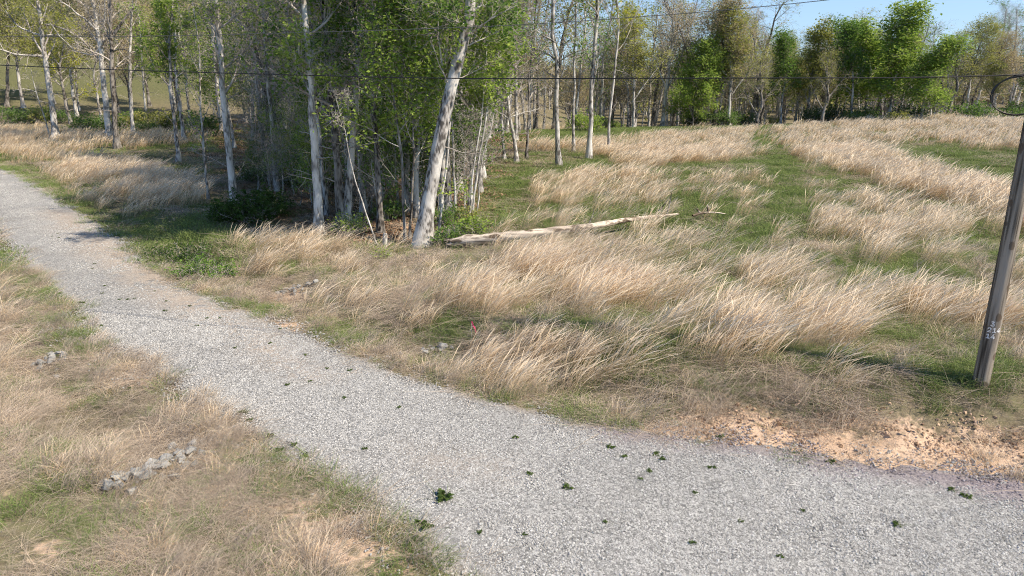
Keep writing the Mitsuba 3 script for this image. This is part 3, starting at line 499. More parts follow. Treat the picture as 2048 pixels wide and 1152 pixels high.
    ('field_tree',0.3,42.97,0.136,10,[[-0.36, 0.0, 2.53], [-0.74, 0.01, 4.81]],[([[-0.3, 0.0, 2.38], [-1.45, -0.24, 3.25], [-2.17, -0.48, 3.54]], 0.045), ([[-0.42, 0.0, 2.67], [0.47, 0.3, 2.95], [1.67, 0.59, 3.23]], 0.045)],{'c0': 0.35, 'nl': 14, 'll': 2.2, 'N': 600, 'leaf': 'leaf_bud', 'bark': 'bark_pale', 'sn': 10},'pale bare tree on the lawn leaning left with tangled twigs'),
    ('field_tree',0.9,44.05,0.1,10,[[0.08, -0.0, 2.11], [0.12, -0.0, 4.74]],[],{'c0': 0.35, 'nl': 16, 'll': 2.2, 'N': 900, 'leaf': 'leaf_bud', 'bark': 'bark_dark', 'sn': 8},'dark slim tree on the lawn just right of the pale leaning one'),
    ('field_tree',2.64,39.53,0.153,16,[[-0.14, 0.01, 3.08], [-0.29, 0.02, 5.67], [-0.55, 0.04, 8.41]],[([[-0.36, 0.02, 6.55], [-1.04, -0.18, 6.91], [-1.44, -0.4, 7.19]], 0.056), ([[-0.26, 0.02, 5.54], [-0.87, 0.36, 6.06], [-1.94, 0.73, 6.33]], 0.049), ([[-0.18, 0.01, 5.54], [0.41, -0.48, 5.9], [1.02, -0.97, 6.13]], 0.042)],{'c0': 0.45, 'nl': 14, 'll': 2.2, 'N': 2200, 'leaf': 'leaf_deep', 'sn': 5},'straight tall grey tree on the lawn, nearest of the row in the open'),
    ('field_tree',4.04,46.97,0.107,15,[[-0.02, 0.0, 3.37], [-0.06, 0.01, 7.61]],[],{'c0': 0.4, 'nl': 14, 'll': 2, 'N': 1500, 'leaf': 'leaf_olive', 'sn': 5},'slim straight tree second in the row on the lawn'),
    ('field_tree',4.69,43.38,0.167,16,[[0.04, -0.0, 3.44], [0.16, -0.02, 6.26], [0.26, -0.03, 8.44]],[([[0.11, -0.01, 4.16], [0.29, -0.28, 5.7], [0.36, -0.54, 7.05]], 0.061), ([[0.11, -0.01, 5.15], [-0.24, 0.33, 6.0], [-0.66, 0.67, 6.57]], 0.046)],{'c0': 0.42, 'nl': 15, 'll': 2.2, 'N': 1800, 'leaf': 'leaf_deep', 'sn': 5},'grey tree third in the row on the lawn, with a torn bark strip'),
    ('field_tree',6.07,45.65,0.104,13,[[0.14, -0.02, 2.79], [0.31, -0.04, 5.49], [0.44, -0.06, 7.52]],[],{'c0': 0.4, 'nl': 16, 'll': 2.6, 'N': 3400, 'leaf': 'leaf_yellow', 'sn': 4},'slim tree with yellow-green crown, right end of the row on the lawn'),
]
for q, (name, x, y, r, H, spine, limbs, opt, lab) in enumerate(HERO):
    key = numbered(name)
    z = float(ground_z(np.array([x]), np.array([y]))[0])
    o = dict(opt); far = math.hypot(x, y) > 40
    o.setdefault('lsize', .13 if far else .11); o['N'] = int(o.get('N', 0) * .95); r *= .9
    for k, d in tree_shapes(grow_tree(100 + q, r, H, spine, limbs, **o)).items():
        scene[f'{key}__{k}'] = {**d, 'to_world': place(x, y, z)}
    label(key, lab, 'tree')
    labels[f'{key}__branch'] = {'kind': 'stuff'}

def proto(gid, m):
    scene[gid] = {'type': 'shapegroup', **tree_shapes(m)}
    return gid

def spawn(key, gid, x, y, rz, s, sz=None, zoff=0.0):
    scene[key] = {'type': 'instance', 'to_world': place(x, y, float(ground_z(np.array([x]), np.array([y]))[0]) + zoff, rz, s, sz), 'group': {'type': 'ref', 'id': gid}}

# ---- the far row beyond the field: prototypes about 10 m tall
PR = {
 'bare': [proto('far_bare', grow_tree(301, .16, 10, [[.1, 0, 3.2]], [([[.1, 0, 3.2], [.9, .2, 5.2], [1.7, .3, 9.2]], .08), ([[.1, 0, 3.4], [-.7, .2, 6.0], [-1.2, -.3, 9.4]], .07)], c0=.42, nl=18, ll=2.4, N=2200, leaf='leaf_bud', bark='bark_pale', up=.9, lsize=.10, spr=.2))],
 'bud': [proto('far_bud_a', grow_tree(302, .17, 10, None, [([[0, 0, 2.8], [1.2, .2, 4.6], [2.6, .3, 7.4]], .08), ([[0, 0, 3.2], [-1.1, .3, 5.2], [-2.3, .2, 8.0]], .08)], c0=.30, nl=22, ll=3.0, N=9500, leaf='leaf_bud', bark='bark_dark', up=.7, lsize=.12, spr=.22)),
         proto('far_bud_b', grow_tree(303, .15, 10, None, [], c0=.34, nl=20, ll=2.6, N=8500, leaf='leaf_olive', bark='bark_grey', up=.8, lsize=.11, spr=.22))],
 'yellow': [proto('far_yellow', grow_tree(304, .14, 10, None, [([[0, 0, 3.0], [1.2, 0, 5.0], [3.2, .3, 7.6]], .07)], c0=.32, nl=20, ll=2.9, N=9000, leaf='leaf_olive', bark='bark_grey', up=.6, lsize=.12, spr=.2))],
 'deep': [proto('far_deep_a', grow_tree(305, .15, 10, None, [], c0=.22, nl=22, ll=2.2, N=8000, leaf='leaf_olive', bark='bark_dark', up=.5, lsize=.17, spr=.34)),
          proto('far_deep_b', grow_tree(306, .13, 10, None, [], c0=.28, nl=20, ll=2.0, N=6000, leaf='leaf_deep', bark='bark_grey', up=.6, lsize=.17, spr=.32))],
 'cone': [proto('far_cone_a', grow_tree(307, .14, 10, None, [], c0=.12, nl=30, ll=2.5, N=10500, leaf='leaf_bright', bark='bark_grey', conic=1, up=.35, lsize=.18, spr=.32, sn=0)),
          proto('far_cone_b', grow_tree(308, .13, 10, None, [], c0=.16, nl=28, ll=2.2, N=9500, leaf='leaf_bright', bark='bark_grey', conic=1, up=.4, lsize=.18, spr=.32, sn=0))],
 'shrubby': [proto('far_shrubby', grow_tree(309, .13, 10, None, [], c0=.04, nl=34, ll=4.0, N=17000, leaf='leaf_bright', bark='bark_dark', up=.3, lsize=.22, spr=.24, sn=0, ang=1.2))],
 'crooked': [proto('far_crooked', grow_tree(310, .24, 10, [[.05, 0, 2.0], [.5, 0, 4.2], [.1, .1, 6.4]], [([[.05, 0, 2.3], [-1.2, .2, 4.4], [-2.2, .1, 6.6]], .13), ([[.45, 0, 4.2], [1.6, .3, 5.9], [2.9, .2, 8.0]], .10)], c0=.45, nl=13, ll=2.2, N=2600, leaf='leaf_olive', bark='bark_dark', up=.4, lsize=.11, spr=.18, sn=3))],
 'slim': [proto(f'slim_{q}', grow_tree(320 + q, [.085, .11, .07, .13, .10, .08][q], 10, [[[.2, .1, 4]], [[-.5, .2, 4.5]], [[.5, -.2, 4]], [[-.2, .3, 5]], [[.1, .1, 4.5]], [[-.3, 0, 4]]][q], [], c0=.26, nl=17, ll=2.0, N=[500, 1300, 250, 900, 200, 1700][q],
          leaf=['leaf_bright', 'leaf_deep', 'leaf_bud', 'leaf_olive', 'leaf_bud', 'leaf_bright'][q], bark=['bark_grey', 'bark_pale', 'bark_pale', 'bark_dark', 'bark_grey', 'bark_grey'][q], sn=7, lsize=.10, fine=1)) for q in range(6)],
 'twiggy': [proto(f'twiggy_{q}', grow_tree(350 + q, .028, 4, None, [], c0=.08, nl=16, ll=1.5, N=0, bark='bark_grey', sn=0, fine=2, spr=.1)) for q in range(2)],
 'sapling': [proto(f'sapling_{q}', grow_tree(340 + q, .03, 4, None, [], c0=.2, nl=14, ll=1.1, N=2200, leaf=['leaf_bright', 'leaf_deep', 'leaf_bright'][q], bark='bark_grey', sn=0, lsize=.09, fine=0, spr=.16)) for q in range(3)],
}
FAR = [
    ('pale_forked_tree',16.3,78.3,14.3,'bare','tall pale tree with a V-shaped bare crown left of the round green tree'),
    ('round_green_tree',19.2,76.6,8.4,'shrubby','round bright green tree with leaves down to the ground at the field edge'),
    ('tall_olive_tree',21.6,77.0,13.0,'bud','tall bare-topped tree just right of the round green tree'),
    ('tall_olive_tree',22.7,75.7,11.8,'yellow','grey trunk with wide yellow-green crown leaning right over the dark crooked tree'),
    ('dark_crooked_tree',23.1,68.2,6.8,'crooked','dark crooked forked tree at the end of the mown path'),
    ('bright_green_tree',29.2,78.7,9.7,'deep','tall narrow green tree right of the dark crooked tree'),
    ('bright_green_tree',32.4,79.7,10.7,'deep','leafy green tree in the middle of the far row, left of the leaning dark trunk'),
    ('leaning_dark_tree',31.5,73.5,7.2,'crooked','tree with a dark trunk leaning right in the far row'),
    ('tall_olive_tree',37.5,84.0,9.7,'bud','olive budding tree behind the dark leaning trunk'),
    ('bright_green_tree',35.6,76.1,10.4,'deep','green tree with pale twin stems left of the tallest tree'),
    ('bright_green_tree',38.6,79.1,10.8,'cone','green tree with bronze-tinted leaves just left of the tallest tree'),
    ('tallest_green_tree',38.9,74.5,11.7,'cone','tallest bright green tree of the far row, pointed top against the sky'),
    ('bright_green_tree',40.3,71.4,8.4,'cone','bright green pointed tree standing apart at the end of the green row'),
    ('tall_olive_tree',47.8,87.8,10.6,'bud','budding tree filling the gap right of the tallest green tree'),
    ('dark_crooked_tree',46.4,77.1,9.0,'crooked','dark Y-forked bare tree right of the green row'),
    ('round_budding_tree',48.7,78.0,10.1,'bud','round tan budding tree with spreading limbs against the sky'),
    ('round_budding_tree',55.0,83.5,9.2,'bud','tan budding tree right of the roundest one'),
    ('yellow_green_tree',51.7,78.5,6.0,'yellow','low yellow-green tree behind the cable coil'),
    ('pale_forked_tree',59.8,86.3,10.9,'bare','bare thin-crowned tree above the cable coil'),
    ('bright_green_tree',55.5,77.1,9.1,'deep','dark green tree at the right edge of the picture'),
    ('tall_olive_tree',12.3,73.0,11.2,'yellow','yellow-green airy tree between the lawn row and the pale V-shaped tree'),
    ('bare_round_tree',14.9,82.7,5.6,'bare','low bare many-stemmed tree below the yellow-green airy tree'),
    ('tall_olive_tree',12.4,89.1,12.0,'bud','budding tree behind the right end of the lawn row'),
    ('leaning_dark_tree',32.9,83.8,7.7,'bud','brownish budding tree between the two narrow green trees'),
]
rng = np.random.default_rng(77)
for q, (name, x, y, H, kind, lab) in enumerate(FAR):
    key = numbered(name)
    spawn(key, PR[kind][q % len(PR[kind])], x, y, {'crooked': .0, 'bare': 0.0, 'yellow': .1}.get(kind, q * 1.3), H / 10 * {'cone': 1.2, 'deep': 1.0, 'shrubby': .95}.get(kind, 1.0), H / 10 * .86)
    label(key, lab, 'tree')

LOOKS = {'slim': ['slim grey tree with a few bright leaves', 'slim grey tree with dark green leaves', 'slim pale bare tree', 'slim dark tree with olive leaves', 'slim grey bare tree', 'slim grey tree with many bright leaves'],
         'sapling': ['bright green leafy sapling', 'dark green leafy sapling', 'light green leafy sapling'], 'twiggy': ['bare twiggy grey sapling', 'bare twiggy grey sapling'],
         'bud': ['broad tan budding tree', 'upright olive budding tree'], 'deep': ['dark-trunked green tree', 'grey-trunked green tree']}
def many(name, kind, spots, smin, smax, text, group, mul=1.0):
    for x, y in spots:
        key = numbered(name); s = smin + (smax - smin) * rng.random()
        pick = rng.integers(0, len(PR[kind]))
        spawn(key, PR[kind][pick], float(x), float(y), rng.random() * 6.28, s * mul, s)
        label(key, f'{LOOKS[kind][pick]} {text}', 'tree', f'{LOOKS[kind][pick]}, {group}')

def spread(n, poly, gap, taken=()):
    g = shapely.Polygon(poly); x0, y0, x1, y1 = g.bounds; out = list(taken); k = len(out)
    for _ in range(n * 40):
        p = (rng.uniform(x0, x1), rng.uniform(y0, y1))
        if len(out) - k >= n: break
        if g.contains(shapely.Point(p)) and all((p[0] - a) ** 2 + (p[1] - b) ** 2 > gap * gap for a, b in out): out.append(p)
    return out[k:]

taken = [(h[1], h[2]) for h in HERO]
in1 = spread(66, [(-10, 34.5), (-6, 27.2), (-1.5, 28.2), (-1.2, 38), (-1.5, 47), (-12, 48), (-17, 48), (-13, 41)], 1.25, taken)
many('wood_tree', 'slim', in1, 1.0, 1.6, 'crowded just inside the wood', 'crowded just inside the wood')
in2 = spread(78, [(-20, 47), (-2, 48), (2, 60), (8, 68), (4, 92), (-22, 95), (-34, 74), (-27, 62)], 1.7)
many('deep_wood_tree', 'slim', in2, 1.1, 1.7, 'deep in the wood behind the front trunks', 'deep in the wood', 1.15)
edge = spread(18, [(-11, 31.5), (-6.5, 25.6), (-1.6, 25.4), (-1.0, 31), (-8, 36), (-14, 38)], .8, taken)
many('understory_sapling', 'sapling', edge, .55, 1.25, 'under the trees at the near edge of the wood', 'at the near edge of the wood')
bare = spread(28, [(-13, 34), (-7, 25.6), (-3.6, 25), (-1.5, 28), (-2, 42), (-14, 42)], .7, taken)
many('twiggy_sapling', 'twiggy', bare, .6, 1.4, 'under the taller trees of the wood', 'under the wood')
back = spread(34, [(-30, 66), (-4, 52), (0, 70), (-8, 92), (-36, 90)], 1.8)
many('understory_sapling', 'sapling', back, 1.0, 1.9, 'far back under the trees of the wood', 'far back in the wood')
# behind: left hill row, far row filler, trees on the hill
hill_l = spread(26, [(-62, 82), (-36, 76), (-30, 92), (-66, 104), (-80, 100)], 2.6)
many('hillside_tree', 'bud', hill_l[:16], .95, 1.5, 'in the loose row before the green hill', 'before the green hill')
many('hillside_tree', 'slim', hill_l[21:], 1.0, 1.5, 'in the loose row before the green hill', 'before the green hill', 1.3)
fill1 = spread(30, [(9, 82), (30, 78), (32, 92), (10, 100)], 2.2)
many('far_row_tree', 'slim', fill1, 1.0, 1.35, 'filling the shade of the far row', 'filling the far row', 1.3)
fill2 = spread(46, [(28, 84), (62, 84), (72, 96), (60, 112), (28, 104)], 2.4)
many('far_row_tree', 'slim', fill2, .85, 1.2, 'filling the shade of the far row', 'filling the far row', 1.5)
fill3 = spread(22, [(8, 92), (34, 90), (62, 94), (62, 112), (8, 120)], 3.0)
many('back_row_tree', 'bud', fill3, .8, 1.1, 'at the back of the far row', 'at the back of the far row')

# ---- a far wooded ridge that reads as one mass
def ridge_tree(seed, leaf):
    rg = np.random.default_rng(seed)
    c = unit(rg.normal(0, 1, (14, 3))) * [2.0, 2.0, 2.6] * (.4 + .6 * rg.random((14, 1))) + [0, 0, 6.2]
    st = np.stack([np.tile([0, 0, 2.0], (14, 1)), c], 1)
    return {'branch': (*join([tubes(np.array([[[0, 0, -1.0], [0, 0, 5.0]]]), np.array([[.2, .12]]), 4), tubes(st, np.full((14, 2), .05), 3)]), 'bark_grey'),
            'crown': (*leaves_on(rg, np.stack([c, c + .2], 1), 260, .55, .8, 1.0), leaf)}
ridge = [proto(f'ridge_tree_{q}', ridge_tree(360 + q, ['leaf_bud', 'leaf_olive', 'leaf_deep'][q])) for q in range(3)]
n = 1500
aa, rr_ = rng.uniform(-.9, .95, n), rng.uniform(150, 380, n) ** 1.0
rr_ = np.where(aa < -.25, rng.uniform(150, 290, n), rr_)
xs, ys = rr_ * aa, rr_
zs = ground_z(xs, ys)
for k in range(n):
    scene[f'far_forest__{k:05d}'] = {'type': 'instance', 'to_world': place(xs[k], ys[k], zs[k] - .5, rng.random() * 6, 1.0 + .5 * rng.random()), 'group': {'type': 'ref', 'id': ridge[rng.choice(3, p=[.55, .35, .10])]}}
label('far_forest', 'budding forest covering the distant ridge', 'forest', kind='stuff')

# ---- leaf litter on the wood floor
def litter(rng, n, half):
    c = np.stack([rng.uniform(-half, half, n), rng.uniform(-half, half, n), rng.uniform(.01, .06, n)], 1)
    P = np.stack([c, c + [.01, 0, 0]], 1)
    return leaves_on(rng, P, n, .10, .0, .5)
lit = [group1(f'litter_{q}', litter(rng, 160, .9), 'litter_bsdf') for q in range(2)]
a, b = rng.uniform(-34, 2, 2600), rng.uniform(22, 85, 2600)
k = (weight([(1.0, [(-12, 31), (-7, 25), (-3, 23.5), (-1.0, 25), (-.8, 45), (2, 60), (-4, 88), (-34, 80), (-24, 55), (-14, 37)])], a, b, .8) > rng.random(2600))
scatter('leaf_litter', lit, a[k], b[k], rng.integers(0, 2, k.sum()), rng.random(k.sum()) * 6.28, np.ones(k.sum()))
label('leaf_litter', 'brown fallen leaves on the floor of the wood', 'leaves', kind='stuff')
# ------------------------------------------------------------------ utility pole, cables
PX, PY = 7.74, 10.75
PZ = float(ground_z(np.array([PX]), np.array([PY]))[0])
pz = np.linspace(-.4, 9.6, 22); pr = .124 - .004 * pz
pole = tubes(np.stack([np.full(22, PX) + .01 * np.sin(pz * .9), np.full(22, PY), PZ + pz], 1)[None], pr[None], 20)
scene['utility_pole__shaft'] = mikit.ply(pole, 'pole_bsdf', smooth=True)
cap = trimesh.creation.cylinder(radius=float(pr[-1]), height=.03, sections=20); cap.apply_translation([PX + .01 * math.sin(9.6 * .9), PY, PZ + 9.6])
scene['utility_pole__top'] = mikit.ply(cap, 'pole_bsdf')
# numbers nailed to the pole, facing the road; bent round the shaft
def digits(text, zc, off, h):
    m = meshkit.text_mesh(text, h, .002, bold=True)
    v = np.array(m.vertices); f = np.array(m.faces)
    v[:, 0] -= v[:, 0].mean() if off is None else -off
    R = .124 - .004 * (zc - PZ) + .002
    ang0 = math.atan2(-PY, -PX) + .03
    th = ang0 + v[:, 0] / R
    return np.stack([PX + (R + v[:, 2]) * np.cos(th), PY + (R + v[:, 2]) * np.sin(th), zc + v[:, 1]], 1), f
zt = PZ + .94
for txt, dz, off in (('3', .105, -.032), ('214', 0, -.062), ('14', -.105, -.066)):
    scene[numbered('utility_pole__number')] = mikit.ply(digits(txt, zt + dz, off, .076), 'number_bsdf')
for q, (dz, r) in enumerate([(5.0, .03), (6.3, .03)]):
    br = trimesh.creation.box([.06, .10, .10]); br.apply_translation([PX - .0, PY - .12 + .004 * dz, PZ + dz - .04])
    scene[numbered('utility_pole__bracket')] = mikit.ply(br, 'wire_bsdf')
label('utility_pole', 'weathered grey wooden pole with white numbers on the grassy bank at the right', 'utility pole')

def line(pts, rad, n, k):
    return tubes(spline(pts, n)[None], np.full((1, n), rad), k)
def along(s, z, off=0.0):
    return [PX - .96 * s - .28 * off, PY - .14 + .28 * s - .96 * off, z]
#<<WIRES
cable_pts = [along(-22, 6.6), along(-8, 5.85), along(0, 5.55), along(2, 5.50), along(8, 5.50), along(14, 5.62), along(20, 5.82), along(30, 6.35), along(45, 7.4)]
upper_pts = [along(-22, 8.2), along(0, 6.95), along(3.1, 6.63), along(5.3, 6.49), along(9, 6.36), along(14.4, 6.33), along(22, 6.45), along(45, 8.4)]
#>>WIRES
scene['phone_cable'] = mikit.ply(line(cable_pts, .0105, 90, 6), 'cable_bsdf', smooth=True)
label('phone_cable', 'thick black cable strung low across the whole view to the pole', 'cable')
scene['power_wire'] = mikit.ply(line(upper_pts, .006, 90, 5), 'wire_bsdf', smooth=True)
label('power_wire', 'thin grey wire strung above the black cable', 'wire')
th = np.linspace(0, 2 * np.pi * 3, 150)
dirx = np.array([-.96, .28, 0]); cc = np.array(along(.33, 5.52 - .275))
coil = cc + (.35 * np.sin(th) * (1 + .05 * np.sin(th * .33)))[:, None] * dirx + np.stack([0 * th, 0 * th, .275 * np.cos(th) * (1 + .04 * np.cos(th * .4 + 1))], 1) + np.linspace(-.02, .02, 150)[:, None] * np.array([.28, .96, 0])
scene['cable_coil'] = mikit.ply(tubes(coil[None], np.full((1, 150), .0095), 6), 'cable_bsdf', smooth=True)
label('cable_coil', 'slack loop of black cable hanging from the low cable beside the pole', 'cable loop')

# ------------------------------------------------------------------ fallen log, sticks
def rough_tube(P, R, k, rng, amp):
    v, f = tubes(P[None], R[None], k)
    c = np.repeat(P, k, axis=0); d = v - c
    w = 1 + amp * (fb(v[:, 0] * 1.0, v[:, 1] * 3 + v[:, 2] * 3, .35, 3, 91) - .5) * 2
    return c + d * w[:, None], f
rng = np.random.default_rng(12)
LG = np.array([[-1.94, 22.3], [-.9, 22.0], [.4, 21.85], [2.0, 22.1], [4.2, 23.3], [5.73, 24.06]])
lp = spline(np.c_[LG, ground_z(LG[:, 0], LG[:, 1]) + [.13, .20, .22, .30, .38, .38]], 34)
lr = np.interp(np.linspace(0, 1, 34), [0, .05, .3, .7, 1], [.16, .20, .15, .085, .03])
scene['fallen_log__stem'] = mikit.ply(rough_tube(lp, lr, 16, rng, .42), 'log_bsdf', smooth=True)
ax = unit(lp[0] - lp[3]); sp = []
for q in range(26):     # torn splinters at the broken butt
    a = rng.random() * 6.28; rr0 = .15 * math.sqrt(rng.random()); u = unit(np.cross(ax, [0, 0, 1])); v = np.cross(ax, u)
    p0 = lp[0] - ax * .12 + (u * math.cos(a) + v * math.sin(a)) * rr0; L = .12 + .30 * rng.random()
    p1 = p0 + ax * L + rng.normal(0, .03, 3)
    sp.append(tubes(np.stack([p0, (p0 + p1) / 2, p1])[None], np.array([[.03, .02, .004]]), 4))
scene['fallen_log__splintered_end'] = mikit.ply(join(sp), 'log_bsdf')
for q, (t, dx, dy, dz) in enumerate([(31, .15, .1, .75), (29, .55, .3, .62), (18, .3, .9, .4)]):
    p0 = lp[t]; pts = np.stack([p0, p0 + np.array([dx, dy, dz]) * .5 + [.03, 0, .03], p0 + [dx, dy, dz]])
    scene[numbered('fallen_log__branch_stub')] = mikit.ply(tubes(spline(pts, 6)[None], np.linspace(.03, .012, 6)[None], 6), 'bark_dark', smooth=True)
label('fallen_log', 'long bleached fallen trunk with torn end lying in tan grass right of the leaning tree', 'log')
sp = []
g = ground_z(np.array([6.9]), np.array([24.5]))[0]
for P in ([[6.3, 24.3, g + .22], [6.9, 24.5, g + .3], [7.5, 24.55, g + .24]], [[6.9, 24.5, g + .28], [6.86, 24.6, g + .58]], [[6.6, 24.4, g + .27], [6.5, 24.6, g + .42]]):
    sp.append(tubes(spline(P, 7)[None], np.linspace(.05, .018, 7)[None], 6))
scene['dead_branch'] = mikit.ply(join(sp), 'log_bsdf', smooth=True)
label('dead_branch', 'short bleached branch in the grass beyond the thin end of the log', 'branch')

# ------------------------------------------------------------------ stump between the dead stem and the leaning tree
z0 = float(ground_z(np.array([-4.25]), np.array([23.0]))[0])
scene['broken_stump'] = mikit.ply(rough_tube(np.array([[-4.25, 23.0, z0 - .1], [-4.24, 23, z0 + .2], [-4.22, 23, z0 + .45], [-4.2, 23, z0 + .5]]), np.array([.11, .085, .075, .03]), 9, rng, .3), 'bark_pale', smooth=True)
label('broken_stump', 'small pale broken stump at the foot of the bleached dead stem', 'stump')

# ------------------------------------------------------------------ rocks, clods
def rock(rng, r):
    """a broken angular stone: the convex hull of a few jittered points"""
    v = unit(rng.normal(size=(15, 3))) * (.75 + .35 * rng.random((15, 1))) * (.7 + .6 * rng.random(3)) * [1, 1, .75]
    h = trimesh.convex.convex_hull(v * r)
    return np.array(h.vertices), np.array(h.faces)
rocks = [mikit.ply(rock(rng, 1.0), 'rock_bsdf') for _ in range(9)]
clods = [mikit.ply(rock(rng, 1.0), 'clod_bsdf') for _ in range(5)]
def heap(name, cx, cy, lx, ly, rot, n, r0, r1, text, group, shapes, cat='rock', lift=.25):
    for q in range(n):
        a, b = rng.uniform(-.55, .55), rng.normal(0, .55)
        x = cx + a * lx * math.cos(rot) - b * ly * math.sin(rot); y = cy + a * lx * math.sin(rot) + b * ly * math.cos(rot)
        r = r0 + (r1 - r0) * rng.random() ** 1.6
        key = numbered(name)
        z = float(ground_z(np.array([x]), np.array([y]))[0]) + r * (lift if 'rock' in name else -.1) + max(0, .12 - .4 * b * b) * (n > 12)
        scene[key] = {**shapes[rng.integers(0, len(shapes))], 'to_world': T().translate([x, y, z]).rotate([0, 0, 1], rng.random() * 360).rotate([1, 0, 0], rng.normal(0, 25)).scale(r)}
        label(key, text, cat, group)
HEAPS = [
    ('grey_rock', -5.26, 9.19, 1.29, 0.34, 0.96, 80, 0.04, 0.12, 'rough grey rock in the long heap at the lower left verge', 'grey rocks heaped in the lower left verge'),
    ('grey_rock', -9.64, 13.65, 0.45, 0.5, 0.9, 30, 0.04, 0.1, 'rough grey rock in the small heap left of the drive', 'grey rocks heaped left of the drive'),
    ('grey_rock', -5.94, 18.57, 1.0, 0.35, 0.1, 34, 0.04, 0.09, 'grey rock half buried in the pale heap between drive and wood', 'grey rocks in the heap between drive and wood'),
    ('grey_rock', -1.61, 13.98, 0.62, 0.34, 0.35, 34, 0.04, 0.1, 'pale grey rock by the dark culvert hole right of the drive', 'grey rocks by the culvert right of the drive'),
    ('grey_rock', -13.64, 27.49, 0.5, 0.4, 0.2, 10, 0.04, 0.09, 'pale rock in the grass between the curve and the dark green bush', 'pale rocks in the grass by the curve'),
    ('clay_clod', 4.47, 10.69, 1.2, 0.4, -0.28, 9, 0.02, 0.06, 'pale tan clod of clay on the bare bank below the pole', 'clay clods on the bare bank'),
    ('clay_clod', 5.57, 10.58, 1.4, 0.4, -0.28, 12, 0.02, 0.06, 'pale tan clod of clay on the bare bank below the pole', 'clay clods on the bare bank'),
    ('clay_clod', 6.63, 10.27, 1.4, 0.4, -0.28, 10, 0.02, 0.06, 'pale tan clod of clay on the bare bank below the pole', 'clay clods on the bare bank'),
    ('clay_clod', 7.45, 9.89, 1.3, 0.4, -0.28, 10, 0.02, 0.06, 'pale tan clod of clay on the bare bank below the pole', 'clay clods on the bare bank'),
    ('clay_clod', 4.67, 10.31, 1.2, 0.4, -0.28, 6, 0.02, 0.06, 'pale tan clod of clay on the bare bank below the pole', 'clay clods on the bare bank'),
    ('clay_clod', 3.51, 10.53, 0.9, 0.4, -0.28, 6, 0.02, 0.06, 'pale tan clod of clay on the bare bank below the pole', 'clay clods on the bare bank'),
]
BUSHES = [
    ('green_bush', -9.94, 27.42, 2.6, 1.25, 3800, 'leaf_dark', 0.1, 'dark green dense bush at the foot of the smooth pale tree'),
    ('green_bush', -11.36, 27.79, 1.5, 0.7, 1800, 'leaf_dark', 0.09, 'low dark bush left of the dense one at the smooth pale tree'),
    ('green_bush', -10.71, 22.14, 1.9, 0.6, 1900, 'leaf_dark', 0.06, 'green bush beside the drive, left one of the two at the curve'),
    ('green_bush', -8.98, 20.02, 1.5, 0.65, 1700, 'leaf_deep', 0.06, 'green bush beside the drive, right one of the two at the curve'),
    ('green_bush', 6.68, 68.24, 3.5, 1.7, 2400, 'leaf_bright', 0.13, 'bright green low bush behind the row of trees on the lawn'),
    ('green_bush', 21.88, 151.71, 3.2, 1.5, 2200, 'leaf_bright', 0.13, 'bright green low bush right of the row of trees on the lawn'),
    ('green_bush', -1.37, 23.96, 0.9, 0.7, 900, 'leaf_bright', 0.08, 'small bright leafy bush under the three pale saplings'),
    ('green_bush', -2.15, 23.04, 0.9, 0.5, 900, 'leaf_deep', 0.07, 'small dark bush between the leaning trunk and the log end'),
    ('green_bush', -5.82, 24.87, 1.1, 0.8, 900, 'leaf_bright', 0.07, 'yellowish green bush at the foot of the thick trunk pair'),
    ('green_bush', -4.0, 21.13, 0.55, 0.28, 420, 'leaf_bright', 0.06, 'tiny bright green bush in tan grass before the broken stump'),
]
